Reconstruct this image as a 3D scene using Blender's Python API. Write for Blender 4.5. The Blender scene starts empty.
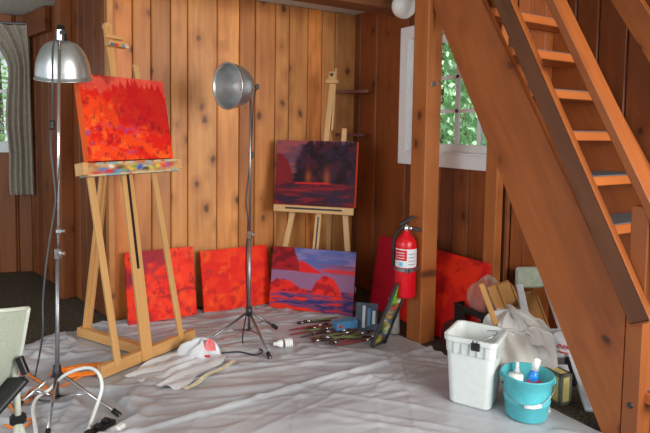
import bpy, bmesh, math, random
import numpy as np
from mathutils import Vector as V, Matrix
random.seed(7); rng = np.random.default_rng(7)
S = bpy.context.scene
COL = S.collection
PI = math.pi

# ------------------------------------------------------------------ camera
F, H, PX, PY = 555.0, 1.4, 325.0, 166.5
pit = math.radians(3.7); roll = math.radians(.89); yaw = math.radians(58.5)
FW = V((math.cos(pit)*math.cos(yaw), math.cos(pit)*math.sin(yaw), -math.sin(pit)))
RT = V((math.sin(yaw), -math.cos(yaw), 0)); O = V((0, 0, H))      # RT: level vector to the right
CR = RT*math.cos(roll) + RT.cross(FW)*math.sin(roll); UP = CR.cross(FW)
cam = bpy.data.cameras.new('camera'); co = bpy.data.objects.new('camera', cam); COL.objects.link(co)
cam.sensor_width = 36; cam.lens = F/650*36; cam.shift_y = (PY-216.5)/650; cam.clip_start = 0.05
co.matrix_world = Matrix(((CR.x, UP.x, -FW.x, O.x), (CR.y, UP.y, -FW.y, O.y), (CR.z, UP.z, -FW.z, O.z), (0, 0, 0, 1)))
S.camera = co
# surveying helpers: where a sight line meets a floor height or a wall plane of the room
def ray(x, y): return FW*F + CR*(x-PX) + UP*(PY-y)
def onp(x, y, a, v):
    r = ray(x, y); return O + r*((v - O[a])/r[a])
def fl(x, y, z=0.0): return onp(x, y, 2, z)
def onX(x, y, v): return onp(x, y, 0, v)
def onY(x, y, v): return onp(x, y, 1, v)
def dep(x, y, d): return O + ray(x, y)*(d/F)

# ------------------------------------------------------------------ materials
def lin(c):
    return tuple(((v/255)/12.92 if v/255 <= .04045 else ((v/255+.055)/1.055)**2.4) for v in c)
def mat_base(name):
    m = bpy.data.materials.new(name); m.use_nodes = True
    nt = m.node_tree; return m, nt, nt.nodes['Principled BSDF']
def plain(name, c, rough=.5, metal=0, spec=.5, alpha=1, trans=0, noise=.06, scale=30):
    m, nt, b = mat_base(name)
    n = nt.nodes.new('ShaderNodeTexNoise'); n.inputs['Scale'].default_value = scale; n.inputs['Detail'].default_value = 4
    tc = nt.nodes.new('ShaderNodeTexCoord'); nt.links.new(tc.outputs['Object'], n.inputs['Vector'])
    r = nt.nodes.new('ShaderNodeValToRGB'); l = lin(c)
    r.color_ramp.elements[0].position = .3; r.color_ramp.elements[1].position = .7
    r.color_ramp.elements[0].color = tuple(v*(1-noise*2) for v in l)+(1,)
    r.color_ramp.elements[1].color = tuple(min(1, v*(1+noise*2)) for v in l)+(1,)
    nt.links.new(n.outputs['Fac'], r.inputs['Fac']); nt.links.new(r.outputs['Color'], b.inputs['Base Color'])
    b.inputs['Roughness'].default_value = rough; b.inputs['Metallic'].default_value = metal
    b.inputs['Specular IOR Level'].default_value = spec; b.inputs['Alpha'].default_value = alpha
    b.inputs['Transmission Weight'].default_value = trans
    return m
def wood(name, light, dark, rough=.45, knots=.5, var=.25, grain=1.0):
    """boards: attribute G = (along, across, thickness) per vertex"""
    m, nt, b = mat_base(name); N = nt.nodes.new; L = nt.links.new
    at = N('ShaderNodeAttribute'); at.attribute_name = 'G'
    mp = N('ShaderNodeMapping'); mp.inputs['Scale'].default_value = (1.3, 16*grain, 16*grain); L(at.outputs['Vector'], mp.inputs['Vector'])
    n1 = N('ShaderNodeTexNoise'); n1.inputs['Scale'].default_value = 1.6; n1.inputs['Detail'].default_value = 6; n1.inputs['Distortion'].default_value = .6
    L(mp.outputs['Vector'], n1.inputs['Vector'])
    mp2 = N('ShaderNodeMapping'); mp2.inputs['Scale'].default_value = (.9, 3.0, 3.0); L(at.outputs['Vector'], mp2.inputs['Vector'])
    n2 = N('ShaderNodeTexNoise'); n2.inputs['Scale'].default_value = 1.5; n2.inputs['Detail'].default_value = 3; L(mp2.outputs['Vector'], n2.inputs['Vector'])
    r = N('ShaderNodeValToRGB'); r.color_ramp.elements[0].position = .22; r.color_ramp.elements[1].position = .74
    r.color_ramp.elements[0].color = lin(dark)+(1,); r.color_ramp.elements[1].color = lin(light)+(1,)
    mix = N('ShaderNodeMath'); mix.operation = 'MULTIPLY_ADD'; mix.inputs[1].default_value = .42
    h = N('ShaderNodeMath'); h.operation = 'MULTIPLY'; h.inputs[1].default_value = .58
    L(n2.outputs['Fac'], h.inputs[0]); L(n1.outputs['Fac'], mix.inputs[0]); L(h.outputs[0], mix.inputs[2]); L(mix.outputs[0], r.inputs['Fac'])
    # per-board tone
    ra = N('ShaderNodeAttribute'); ra.attribute_name = 'R'
    mr = N('ShaderNodeMapRange'); mr.inputs['To Min'].default_value = 1-var; mr.inputs['To Max'].default_value = 1+var
    L(ra.outputs['Fac'], mr.inputs['Value'])
    f7 = N('ShaderNodeMath'); f7.operation = 'MULTIPLY'; f7.inputs[1].default_value = 7.31; L(ra.outputs['Fac'], f7.inputs[0])
    fr = N('ShaderNodeMath'); fr.operation = 'FRACT'; L(f7.outputs[0], fr.inputs[0])
    hm = N('ShaderNodeMix'); hm.data_type = 'RGBA'; hm.blend_type = 'MULTIPLY'; hm.inputs[7].default_value = (1, 1-var*.75, 1-var*1.5, 1)
    L(fr.outputs[0], hm.inputs[0]); L(r.outputs['Color'], hm.inputs[6])
    mul = N('ShaderNodeVectorMath'); mul.operation = 'SCALE'; L(hm.outputs[2], mul.inputs[0]); L(mr.outputs['Result'], mul.inputs['Scale'])
    out = mul.outputs['Vector']
    if knots:
        mp3 = N('ShaderNodeMapping'); mp3.inputs['Scale'].default_value = (4.8, 7.4, 1.0)
        nd = N('ShaderNodeTexNoise'); nd.inputs['Scale'].default_value = 14; nd.inputs['Detail'].default_value = 2; L(at.outputs['Vector'], nd.inputs['Vector'])
        dv = N('ShaderNodeVectorMath'); dv.operation = 'MULTIPLY_ADD'; dv.inputs[1].default_value = (.05, .035, 0); L(nd.outputs['Color'], dv.inputs[0]); L(at.outputs['Vector'], dv.inputs[2])
        L(dv.outputs['Vector'], mp3.inputs['Vector'])
        vo = N('ShaderNodeTexVoronoi'); vo.inputs['Scale'].default_value = 1.0; L(mp3.outputs['Vector'], vo.inputs['Vector'])
        sep = N('ShaderNodeSeparateColor'); L(vo.outputs['Color'], sep.inputs['Color'])
        gt = N('ShaderNodeMath'); gt.operation = 'GREATER_THAN'; gt.inputs[1].default_value = 1-knots; L(sep.outputs['Red'], gt.inputs[0])
        kr = N('ShaderNodeMapRange'); kr.inputs['From Min'].default_value = .07; kr.inputs['From Max'].default_value = .19
        kr.inputs['To Min'].default_value = 1; kr.inputs['To Max'].default_value = 0; L(vo.outputs['Distance'], kr.inputs['Value'])
        km = N('ShaderNodeMath'); km.operation = 'MULTIPLY'; L(gt.outputs[0], km.inputs[0]); L(kr.outputs['Result'], km.inputs[1])
        ks = N('ShaderNodeMath'); ks.operation = 'MULTIPLY'; ks.inputs[1].default_value = .85; L(km.outputs[0], ks.inputs[0])
        ha = N('ShaderNodeMapRange'); ha.inputs['From Min'].default_value = .12; ha.inputs['From Max'].default_value = .5; ha.inputs['To Min'].default_value = .5; ha.inputs['To Max'].default_value = 0
        L(vo.outputs['Distance'], ha.inputs['Value']); hb = N('ShaderNodeMath'); hb.operation = 'MULTIPLY'; L(gt.outputs[0], hb.inputs[0]); L(ha.outputs['Result'], hb.inputs[1])
        hx = N('ShaderNodeMix'); hx.data_type = 'RGBA'; L(hb.outputs[0], hx.inputs[0]); L(out, hx.inputs[6]); hx.inputs[7].default_value = tuple(v*k for v, k in zip(lin(dark), (.95, .72, .5)))+(1,)
        out = hx.outputs[2]
        mx = N('ShaderNodeMix'); mx.data_type = 'RGBA'; L(ks.outputs[0], mx.inputs[0]); L(out, mx.inputs[6])
        mx.inputs[7].default_value = tuple(v*.22 for v in lin(dark))+(1,)
        out = mx.outputs[2]
    L(out, b.inputs['Base Color']); b.inputs['Roughness'].default_value = rough
    bp = N('ShaderNodeBump'); bp.inputs['Strength'].default_value = .12; bp.inputs['Distance'].default_value = .004
    L(n1.outputs['Fac'], bp.inputs['Height']); L(bp.outputs['Normal'], b.inputs['Normal'])
    return m
def painted(name, rough=.6):
    m, nt, b = mat_base(name)
    at = nt.nodes.new('ShaderNodeAttribute'); at.attribute_name = 'Col'
    nt.links.new(at.outputs['Color'], b.inputs['Base Color']); b.inputs['Roughness'].default_value = rough; b.inputs['Specular IOR Level'].default_value = .22
    n = nt.nodes.new('ShaderNodeTexNoise'); n.inputs['Scale'].default_value = 90; n.inputs['Detail'].default_value = 4
    bp = nt.nodes.new('ShaderNodeBump'); bp.inputs['Strength'].default_value = .25; bp.inputs['Distance'].default_value = .003
    tc = nt.nodes.new('ShaderNodeTexCoord'); nt.links.new(tc.outputs['Object'], n.inputs['Vector'])
    nt.links.new(n.outputs['Fac'], bp.inputs['Height']); nt.links.new(bp.outputs['Normal'], b.inputs['Normal'])
    return m

M = {}
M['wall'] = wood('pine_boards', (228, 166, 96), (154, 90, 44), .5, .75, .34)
M['walldark'] = wood('shaded_pine_boards', (152, 86, 42), (98, 52, 22), .5, .5, .25)  # pine boards darkened in colour to stand for the walls in shade
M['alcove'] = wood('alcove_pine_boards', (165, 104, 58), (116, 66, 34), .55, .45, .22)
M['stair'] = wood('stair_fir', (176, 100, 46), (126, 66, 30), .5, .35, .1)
M['tread'] = wood('tread_fir', (198, 114, 54), (150, 80, 36), .45, .25, .1)
M['rail'] = wood('shaded_rail_fir', (116, 70, 40), (76, 44, 24), .5, .2, .1)  # stair fir with the shade of the rail's face put into its colour
M['post'] = wood('post_fir', (190, 114, 56), (142, 78, 34), .5, .3, .1)
M['beam'] = wood('beam_log', (140, 84, 46), (96, 56, 30), .6, .3, .1)
M['easel'] = wood('easel_beech', (226, 178, 116), (196, 142, 84), .4, 0, .06, 1.4)
M['easel2'] = wood('pale_easel_beech', (222, 182, 126), (196, 152, 98), .4, 0, .06, 1.4)
M['stretch'] = wood('stretcher_pine', (206, 154, 92), (170, 116, 62), .5, .1, .1)
M['shelf'] = wood('shelf_red_fir', (120, 52, 26), (84, 34, 16), .3, 0, .1)
M['canvas'] = painted('oil_paint')
M['gap'] = plain('dark_board_joint', (58, 30, 16), .8)
M['ceil'] = plain('ceiling_paint', (206, 208, 198), .8)
M['white'] = plain('white_trim_paint', (244, 247, 248), .4, noise=.01)
M['carpet'] = plain('dark_carpet', (80, 72, 62), .95, noise=.35, scale=60, spec=.1)
M['chrome'] = plain('chrome', (214, 214, 216), .16, 1, noise=.02)
M['alu'] = plain('spun_aluminium', (202, 206, 206), .32, .88, noise=.03)
M['steel'] = plain('grey_steel', (150, 152, 156), .35, .9, noise=.04)
M['dsteel'] = plain('dark_steel', (70, 70, 74), .4, .7)
M['black'] = plain('black_plastic', (20, 20, 22), .45)
M['rubber'] = plain('black_rubber', (26, 25, 25), .7)
M['grey'] = plain('grey_cord', (74, 76, 80), .5)
M['pailwhite'] = plain('pail_white', (218, 224, 222), .4, noise=.02)
M['whitep'] = plain('white_plastic', (240, 242, 240), .35, noise=.01)
M['teal'] = plain('teal_plastic', (84, 186, 196), .35, noise=.04, scale=12)
M['orange'] = plain('orange_cord', (240, 128, 30), .45)
M['red'] = plain('extinguisher_red', (214, 18, 34), .25, noise=.02)
M['redp'] = plain('red_print', (206, 36, 44), .5)
M['bluep'] = plain('light_blue_print', (122, 190, 226), .5)
M['labelw'] = plain('label_white', (222, 226, 230), .5, noise=.02)
M['curtain'] = plain('grey_curtain', (172, 164, 150), .9, noise=.06)
M['fabric'] = plain('pale_green_fabric', (172, 180, 164), .8, noise=.04, scale=120)
M['tubepale'] = plain('pale_tube', (206, 212, 196), .4, noise=.02)
M['darkred'] = plain('dark_red_cloth', (86, 20, 24), .85, noise=.3, scale=14)
M['brown'] = plain('brown_cloth', (74, 50, 38), .9, noise=.3, scale=20)
M['heap'] = plain('off_white_cloth', (214, 212, 208), .6, noise=.04, scale=8)
M['yellow'] = plain('yellow_card', (240, 224, 140), .6, noise=.06)
M['greyc'] = plain('grey_card', (120, 122, 112), .6)
M['blue'] = plain('blue_card', (74, 132, 178), .5)
M['bluebottle'] = plain('blue_bottle', (34, 132, 214), .25)
M['treadpad'] = plain('blue_grey_tread_pad', (92, 96, 102), .7)
M['ladderalu'] = plain('ladder_aluminium', (204, 210, 216), .4, .0)
M['ladder'] = plain('ladder_cap', (150, 158, 140), .5)
M['page'] = plain('notebook_paper', (206, 208, 212), .7)
M['cover'] = plain('notebook_cover', (54, 64, 84), .5, noise=.2, scale=25)
M['greycan'] = plain('grey_tin', (150, 148, 142), .45, noise=.1)
M['tape'] = plain('cream_tape', (238, 230, 200), .6, noise=.08)
M['pink'] = plain('pink_paper', (238, 120, 124), .6, noise=.12)
M['foliage'] = plain('fir_needles', (176, 222, 176), .6, noise=.14, scale=3)
M['foliage2'] = plain('leaf_green', (150, 206, 100), .6, noise=.35, scale=3)
M['bark'] = plain('bark', (92, 74, 58), .9)
M['grass'] = plain('lawn', (112, 150, 84), .9, noise=.3, scale=3)
M['bristle'] = plain('brush_red', (128, 32, 32), .5)
M['brushdark'] = plain('brush_dark', (60, 32, 26), .5)
M['brushgreen'] = plain('brush_olive', (96, 104, 60), .5)
def translucent(name, c, alpha, rough=.3):
    m = plain(name, c, rough, alpha=alpha, noise=.03); return m
M['plastic'] = translucent('clear_plastic_film', (206, 186, 170), .34, .2)
M['film'] = translucent('white_plastic_film', (232, 234, 238), .82, .25)
def glass():
    m, nt, b = mat_base('window_glass')
    b.inputs['Base Color'].default_value = (1, 1, 1, 1); b.inputs['Roughness'].default_value = .02
    mixs = nt.nodes.new('ShaderNodeMixShader'); tr = nt.nodes.new('ShaderNodeBsdfTransparent')
    gl = nt.nodes.new('ShaderNodeBsdfGlossy'); gl.inputs['Roughness'].default_value = .03
    fr = nt.nodes.new('ShaderNodeFresnel'); fr.inputs['IOR'].default_value = 1.25
    nt.links.new(fr.outputs[0], mixs.inputs[0]); nt.links.new(tr.outputs[0], mixs.inputs[1]); nt.links.new(gl.outputs[0], mixs.inputs[2])
    nt.links.new(mixs.outputs[0], nt.nodes['Material Output'].inputs['Surface'])
    return m
M['glass'] = glass()
def globe_glass():
    m, nt, b = mat_base('opal_glass'); b.inputs['Base Color'].default_value = (.86, .86, .84, 1); b.inputs['Roughness'].default_value = .2
    b.inputs['Subsurface Weight'].default_value = .3; return m
M['opal'] = globe_glass()
def cloth_mat():
    m, nt, b = mat_base('drop_cloth_sheet'); N = nt.nodes.new; L = nt.links.new
    tc = N('ShaderNodeTexCoord'); n = N('ShaderNodeTexNoise'); n.inputs['Scale'].default_value = 2.2; n.inputs['Detail'].default_value = 5
    L(tc.outputs['Object'], n.inputs['Vector'])
    r = N('ShaderNodeValToRGB'); r.color_ramp.elements[0].color = lin((164, 165, 170))+(1,); r.color_ramp.elements[1].color = lin((192, 194, 200))+(1,)
    r.color_ramp.elements[0].position = .35; r.color_ramp.elements[1].position = .65
    L(n.outputs['Fac'], r.inputs['Fac']); L(r.outputs['Color'], b.inputs['Base Color'])
    b.inputs['Roughness'].default_value = .36; b.inputs['Specular IOR Level'].default_value = .6
    mp = N('ShaderNodeMapping'); mp.inputs['Rotation'].default_value = (0, 0, math.radians(22)); mp.inputs['Scale'].default_value = (4, 22, 4)
    L(tc.outputs['Object'], mp.inputs['Vector'])
    n2 = N('ShaderNodeTexNoise'); n2.inputs['Scale'].default_value = 1; n2.inputs['Detail'].default_value = 3; L(mp.outputs['Vector'], n2.inputs['Vector'])
    bp = N('ShaderNodeBump'); bp.inputs['Strength'].default_value = .35; bp.inputs['Distance'].default_value = .008
    L(n2.outputs['Fac'], bp.inputs['Height']); L(bp.outputs['Normal'], b.inputs['Normal'])
    return m
M['sheet'] = cloth_mat()

# ------------------------------------------------------------------ mesh builder
class MB:
    def __init__(s):
        s.v = []; s.f = []; s.g = []; s.r = []; s.c = []; s.mi = []; s.hascol = False
    def add(s, vs, fs, g=None, r=None, c=None, mi=0):
        o = len(s.v); r = random.random() if r is None else r
        s.v += [V(x) for x in vs]; s.g += [tuple(x) for x in (g if g is not None else vs)]; s.r += [r]*len(vs)
        if c is not None: s.hascol = True
        s.c += list(c) if c is not None else [(.5, .5, .5)]*len(vs)
        s.f += [tuple(i+o for i in f) for f in fs]; s.mi += [mi]*len(fs)
        return s
    def obox(s, ctr, size, ax=((1, 0, 0), (0, 1, 0), (0, 0, 1)), bevel=.003, r=None, mi=0, long=None):
        bm = bmesh.new(); bmesh.ops.create_cube(bm, size=1)
        for v in bm.verts: v.co = V((v.co.x*size[0], v.co.y*size[1], v.co.z*size[2]))
        if bevel > 0: bmesh.ops.bevel(bm, geom=list(bm.edges), offset=min(bevel, min(size)*.45), segments=1, affect='EDGES')
        bm.verts.index_update()
        A = [V(a).normalized() for a in ax]; ctr = V(ctr)
        lo = [v.co.copy() for v in bm.verts]; fs = [[v.index for v in f.verts] for f in bm.faces]; bm.free()
        k = long if long is not None else max(range(3), key=lambda i: size[i])
        oth = sorted([i for i in range(3) if i != k], key=lambda i: -size[i])
        off = (random.random()*9, random.random()*9, random.random()*9)
        g = [(p[k]+off[0], p[oth[0]]+off[1], p[oth[1]]*.3+off[2]) for p in lo]
        return s.add([ctr + A[0]*p.x + A[1]*p.y + A[2]*p.z for p in lo], fs, g, r, mi=mi)
    def box(s, lo, hi, **k):
        lo = V(lo); hi = V(hi); return s.obox((lo+hi)/2, hi-lo, **k)
    def bar(s, p0, p1, w, h, side, **k):
        """board from p0 to p1; w along 'side' (made perpendicular), h along the third axis"""
        p0 = V(p0); p1 = V(p1); d = (p1-p0); L = d.length; d.normalize(); sd = V(side); sd = (sd - d*sd.dot(d)).normalized()
        return s.obox((p0+p1)/2, (L, w, h), (d, sd, d.cross(sd)), long=0, **k)
    def tube(s, pts, r, n=8, mi=0, closed=False):
        P = [V(p) for p in pts]; m = len(P); rs = r if isinstance(r, (list, tuple)) else [r]*m
        vs = []; up = None
        for i, p in enumerate(P):
            t = (P[min(i+1, m-1)] - P[max(i-1, 0)]).normalized()
            if up is None: up = t.orthogonal().normalized()
            up = (up - t*up.dot(t)); up = up.normalized() if up.length > 1e-6 else t.orthogonal().normalized()
            b = t.cross(up)
            for k in range(n):
                a = 2*PI*k/n; vs.append(p + (up*math.cos(a) + b*math.sin(a))*rs[i])
        fs = [[i*n+k, i*n+(k+1) % n, (i+1)*n+(k+1) % n, (i+1)*n+k] for i in range(m-1) for k in range(n)]
        fs += [list(range(n))[::-1], [(m-1)*n+k for k in range(n)]]
        return s.add(vs, fs, mi=mi)
    def lathe(s, org, axis, prof, n=24, mi=0, ref=None):
        a = V(axis).normalized(); u = a.orthogonal().normalized() if ref is None else (V(ref)-a*V(ref).dot(a)).normalized(); w = a.cross(u); org = V(org)
        vs = []
        for (r, h) in prof:
            for k in range(n):
                t = 2*PI*k/n; vs.append(org + a*h + (u*math.cos(t) + w*math.sin(t))*max(r, 1e-4))
        m = len(prof)
        fs = [[i*n+k, i*n+(k+1) % n, (i+1)*n+(k+1) % n, (i+1)*n+k] for i in range(m-1) for k in range(n)]
        return s.add(vs, fs, mi=mi)
    def sphere(s, c, r, n=16, sc=(1, 1, 1), mi=0):
        vs = []; fs = []; c = V(c)
        for i in range(n//2+1):
            th = PI*i/(n//2)
            for k in range(n):
                a = 2*PI*k/n; vs.append(c + V((r*sc[0]*math.sin(th)*math.cos(a), r*sc[1]*math.sin(th)*math.sin(a), r*sc[2]*math.cos(th))))
        for i in range(n//2):
            for k in range(n): fs.append([i*n+k, (i+1)*n+k, (i+1)*n+(k+1) % n, i*n+(k+1) % n])
        return s.add(vs, fs, mi=mi)
    def prism(s, poly, ext, mi=0, long=None):
        """polygon (3-D points) extruded by vector"""
        P = [V(p) for p in poly]; e = V(ext); n = len(P)
        fs = [list(range(n))[::-1], [n+i for i in range(n)]] + [[i, (i+1) % n, n+(i+1) % n, n+i] for i in range(n)]
        vs = P + [p+e for p in P]; g = None
        if long is not None:
            d = V(long).normalized(); t = e.normalized().cross(d); off = V((random.random()*9, random.random()*9, random.random()*9))
            g = [(p.dot(d)+off.x, p.dot(t)+off.y, p.dot(e.normalized())*.3+off.z) for p in vs]
        return s.add(vs, fs, g, mi=mi)
    def grid(s, fn, nu, nv, colfn=None, mi=0):
        vs = []; cs = []
        for j in range(nv+1):
            for i in range(nu+1):
                vs.append(fn(i/nu, j/nv))
                if colfn: cs.append(colfn(i/nu, j/nv))
        fs = [[j*(nu+1)+i, j*(nu+1)+i+1, (j+1)*(nu+1)+i+1, (j+1)*(nu+1)+i] for j in range(nv) for i in range(nu)]
        return s.add(vs, fs, c=cs if colfn else None, mi=mi)
    def build(s, name, mats, parent=None, smooth=False, org=None, fixn=True):
        mats = mats if isinstance(mats, (list, tuple)) else [mats]
        if parent is not None: org = V(parent['_org'])
        if org is None:
            lo = [min(v[i] for v in s.v) for i in range(3)]; hi = [max(v[i] for v in s.v) for i in range(3)]
            org = V(((lo[0]+hi[0])/2, (lo[1]+hi[1])/2, lo[2]))
        org = V(org)
        me = bpy.data.meshes.new(name); me.from_pydata([v-org for v in s.v], [], s.f)
        for m in mats: me.materials.append(m)
        for p, k in zip(me.polygons, s.mi): p.material_index = k; p.use_smooth = smooth
        a = me.attributes.new('G', 'FLOAT_VECTOR', 'POINT'); a.data.foreach_set('vector', np.array(s.g, dtype=np.float32).ravel())
        a = me.attributes.new('R', 'FLOAT', 'POINT'); a.data.foreach_set('value', np.array(s.r, dtype=np.float32))
        if s.hascol:
            a = me.attributes.new('Col', 'FLOAT_COLOR', 'POINT')
            a.data.foreach_set('color', np.array([tuple(c)[:3]+(1,) for c in s.c], dtype=np.float32).ravel())
        if fixn:
            bm = bmesh.new(); bm.from_mesh(me); bmesh.ops.recalc_face_normals(bm, faces=bm.faces); bm.to_mesh(me); bm.free()
        me.update()
        o = bpy.data.objects.new(name, me); COL.objects.link(o)
        if parent is not None: o.parent = parent
        else: o.location = org
        o['_org'] = tuple(org)
        return o
def thing(name, label, cat, loc, group=None):
    o = bpy.data.objects.new(name, None); COL.objects.link(o); o.location = loc; o.empty_display_size = .1
    o['_org'] = tuple(loc); o['label'] = label; o['category'] = cat
    if group: o['group'] = group
    return o
def tag(o, label, cat, group=None, kind=None):
    o['label'] = label; o['category'] = cat
    if group: o['group'] = group
    if kind: o['kind'] = kind
    return o
def struct(o): o['kind'] = 'structure'; return o
def smooth_path(pts, n=8):
    P = [V(p) for p in pts]; out = []
    for i in range(len(P)-1):
        p0 = P[max(i-1, 0)]; p1 = P[i]; p2 = P[i+1]; p3 = P[min(i+2, len(P)-1)]
        for k in range(n):
            t = k/n; out.append(.5*((2*p1) + (p2-p0)*t + (2*p0-5*p1+4*p2-p3)*t*t + (3*p1-p0-3*p2+p3)*t**3))
    return out + [P[-1]]

# ------------------------------------------------------------------ noise for painted canvases (numpy)
def vnoise(x, y, seed):
    r = np.random.default_rng(seed); T = r.random((64, 64))
    xi = np.floor(x).astype(int); yi = np.floor(y).astype(int); fx = x-xi; fy = y-yi
    fx = fx*fx*(3-2*fx); fy = fy*fy*(3-2*fy)
    a = T[yi % 64, xi % 64]; b = T[yi % 64, (xi+1) % 64]; c = T[(yi+1) % 64, xi % 64]; d = T[(yi+1) % 64, (xi+1) % 64]
    return (a*(1-fx)+b*fx)*(1-fy) + (c*(1-fx)+d*fx)*fy
def fbm(x, y, seed, o=4):
    s = 0; a = .5; t = 0
    for k in range(o): s = s + a*vnoise(x*2**k, y*2**k, seed+k); t += a; a *= .55
    return s/t
def sst(e0, e1, x): t = np.clip((x-e0)/(e1-e0), 0, 1); return t*t*(3-2*t)
def C(*c): return np.array(lin(c))
def mixc(a, b, t): return a*(1-t[..., None]) + b*t[..., None]
def gridxy(nu, nv):
    u, v = np.meshgrid(np.linspace(0, 1, nu+1), np.linspace(0, 1, nv+1)); return u, v     # v up
def flat(shape, c): return np.zeros(shape+(3,)) + c
def paint_forest(u, v):
    w = u+.03*(fbm(u*9, v*9, 3)-.5)
    base = mixc(flat(u.shape, C(246, 70, 20)), C(226, 30, 18), sst(.42, .62, fbm(u*7, v*9, 11)))
    base = mixc(base, C(255, 106, 36), sst(.58, .72, fbm(u*10+3, v*14, 21))*.8)
    sky = mixc(flat(u.shape, C(232, 92, 70)), C(214, 66, 54), sst(.3, .7, fbm(u*4, v*4, 5)))
    sp = lambda n, sd: np.maximum(0, 1-np.abs(((u*n+.7*vnoise(u*n*.6, u*0, sd)) % 1)-.5)*3.2)*vnoise(np.floor(u*n+.7*vnoise(u*n*.6, u*0, sd)), u*0, sd+1)
    tree = .76+.10*sst(.2, .6, u)+.12*np.maximum(sp(11, 8), sp(17, 18))+.03*vnoise(u*40, u*0, 9)-.10*sst(.9, 1, u)
    m = sst(.0, .03, v-tree)
    mass = (1-m)*sst(.30, .5, v+.22*(u-.5)+.16*(fbm(u*6, v*6, 17)-.5))*sst(.15, .5, u+.3*(fbm(u*8, v*6, 4)-.5))
    c = mixc(base, C(190, 16, 24), mass*.85)
    c = mixc(c, sky, m)
    dk = sst(.5, .64, fbm(u*8, v*6, 31))*sst(.55, .75, v)*sst(.5, .15, u)
    c = mixc(c, C(120, 10, 22), dk*.9)
    pu = sst(.56, .66, fbm(u*9, v*15, 41))*sst(.48, .3, v)*sst(.04, .12, v)*sst(.7, .3, u)
    c = mixc(c, C(132, 70, 140), pu*.85)
    return mixc(c, C(120, 14, 24), sst(.62, .68, fbm(u*26, v*14, 51))*sst(.75, .55, v)*.5)
def paint_smoke(u, v):
    c = mixc(flat(u.shape, C(250, 56, 26)), C(234, 34, 24), sst(.35, .7, fbm(u*5, v*5, 61)))
    c = mixc(c, C(255, 96, 40), sst(.5, .8, fbm(u*9, v*9, 62))*.5)
    pu = sst(.44, .72, fbm(u*4, v*5, 63)+.22*(.35-u)+.25*np.maximum(0, v-.82)*4*(u > .5)-.1*sst(.6, .2, v))
    c = mixc(c, C(132, 34, 56), pu*.8)
    c = mixc(c, C(120, 18, 34), np.exp(-((v-.36-.04*np.sin(u*9))/.02)**2)*sst(.3, .6, u)*.7)
    return mixc(c, C(110, 14, 30), sst(.62, .67, fbm(u*18, v*10, 64))*.5)
def paint_embers(u, v):
    c = mixc(flat(u.shape, C(252, 62, 20)), C(238, 36, 24), sst(.3, .7, fbm(u*6, v*6, 71)))
    c = mixc(c, C(255, 92, 26), sst(.55, .68, fbm(u*10, v*8, 72))*sst(.7, .2, u)*.8)
    c = mixc(c, C(190, 24, 28), sst(.52, .74, fbm(u*12, v*12, 73))*sst(.9, .4, v)*.6)
    c = mixc(c, C(150, 60, 30), np.exp(-(((u-.1)/.04)**2+((v-.66)/.02)**2))*.8+np.exp(-(((u-.06)/.03)**2+((v-.93)/.03)**2))*.6)
    return c
def paint_shore(u, v):
    sky = mixc(flat(u.shape, C(128, 122, 176)), C(92, 100, 162), sst(.4, .62, fbm(u*4, v*9, 81)))
    sky = mixc(sky, C(186, 132, 170), sst(.5, .65, fbm(u*3+2, v*12, 82))*sst(.95, .7, v))
    c = sky
    hill = .80-.24*sst(.3, .75, u)+.02*fbm(u*8, v*0, 83)
    c = mixc(c, C(148, 66, 84), sst(.01, -.01, v-(.80-.05*u)-.02*fbm(u*7, u*0, 90))*sst(.5, .8, u)*.6)
    c = mixc(c, C(222, 34, 30), sst(.01, -.01, v-hill)*sst(.3, .36, u))
    c = mixc(c, C(226, 48, 36), np.exp(-((v-.665)/.03)**2)*sst(.5, .7, u))
    lake = sst(.62, .60, v)*sst(.0, .01, v-.3)
    c = mixc(c, C(150, 104, 140), lake)
    cl = sst(.01, -.012, u-(.335-.10*np.maximum(0, v-.72)*3+.02*fbm(v*20, v*0, 84)))*sst(.61, .63, v)
    c = mixc(c, mixc(flat(u.shape, C(120, 12, 26)), C(168, 22, 34), sst(.4, .6, fbm(u*10, v*10, 85))), cl)
    rock = lambda cx, w, top: sst(.015, -.015, v-(.28+(top-.28)*np.clip(1-((u-cx)/w)**2, 0, 1)**.8-.10*fbm(u*16, v*0, 86)))*(np.abs(u-cx) < w)
    rk = np.clip(rock(.68, .2, .62)+rock(.15, .3, .52)+rock(.40, .1, .38), 0, 1)*sst(.26, .29, v)
    c = mixc(c, mixc(flat(u.shape, C(236, 44, 30)), C(176, 24, 34), sst(.45, .62, fbm(u*12, v*10, 87))), rk)
    wat = sst(.36, .34, v)*(1-rk)
    wc = mixc(flat(u.shape, C(134, 66, 110)), C(56, 52, 108), sst(.42, .55, fbm(u*6, v*34, 88)))
    wc = mixc(wc, C(236, 50, 24), sst(.46, .56, fbm(u*5+4, v*26, 89)+.25*(.42-u)-.2*np.maximum(0, v-.18)*2))
    return mixc(c, wc, wat)
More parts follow.
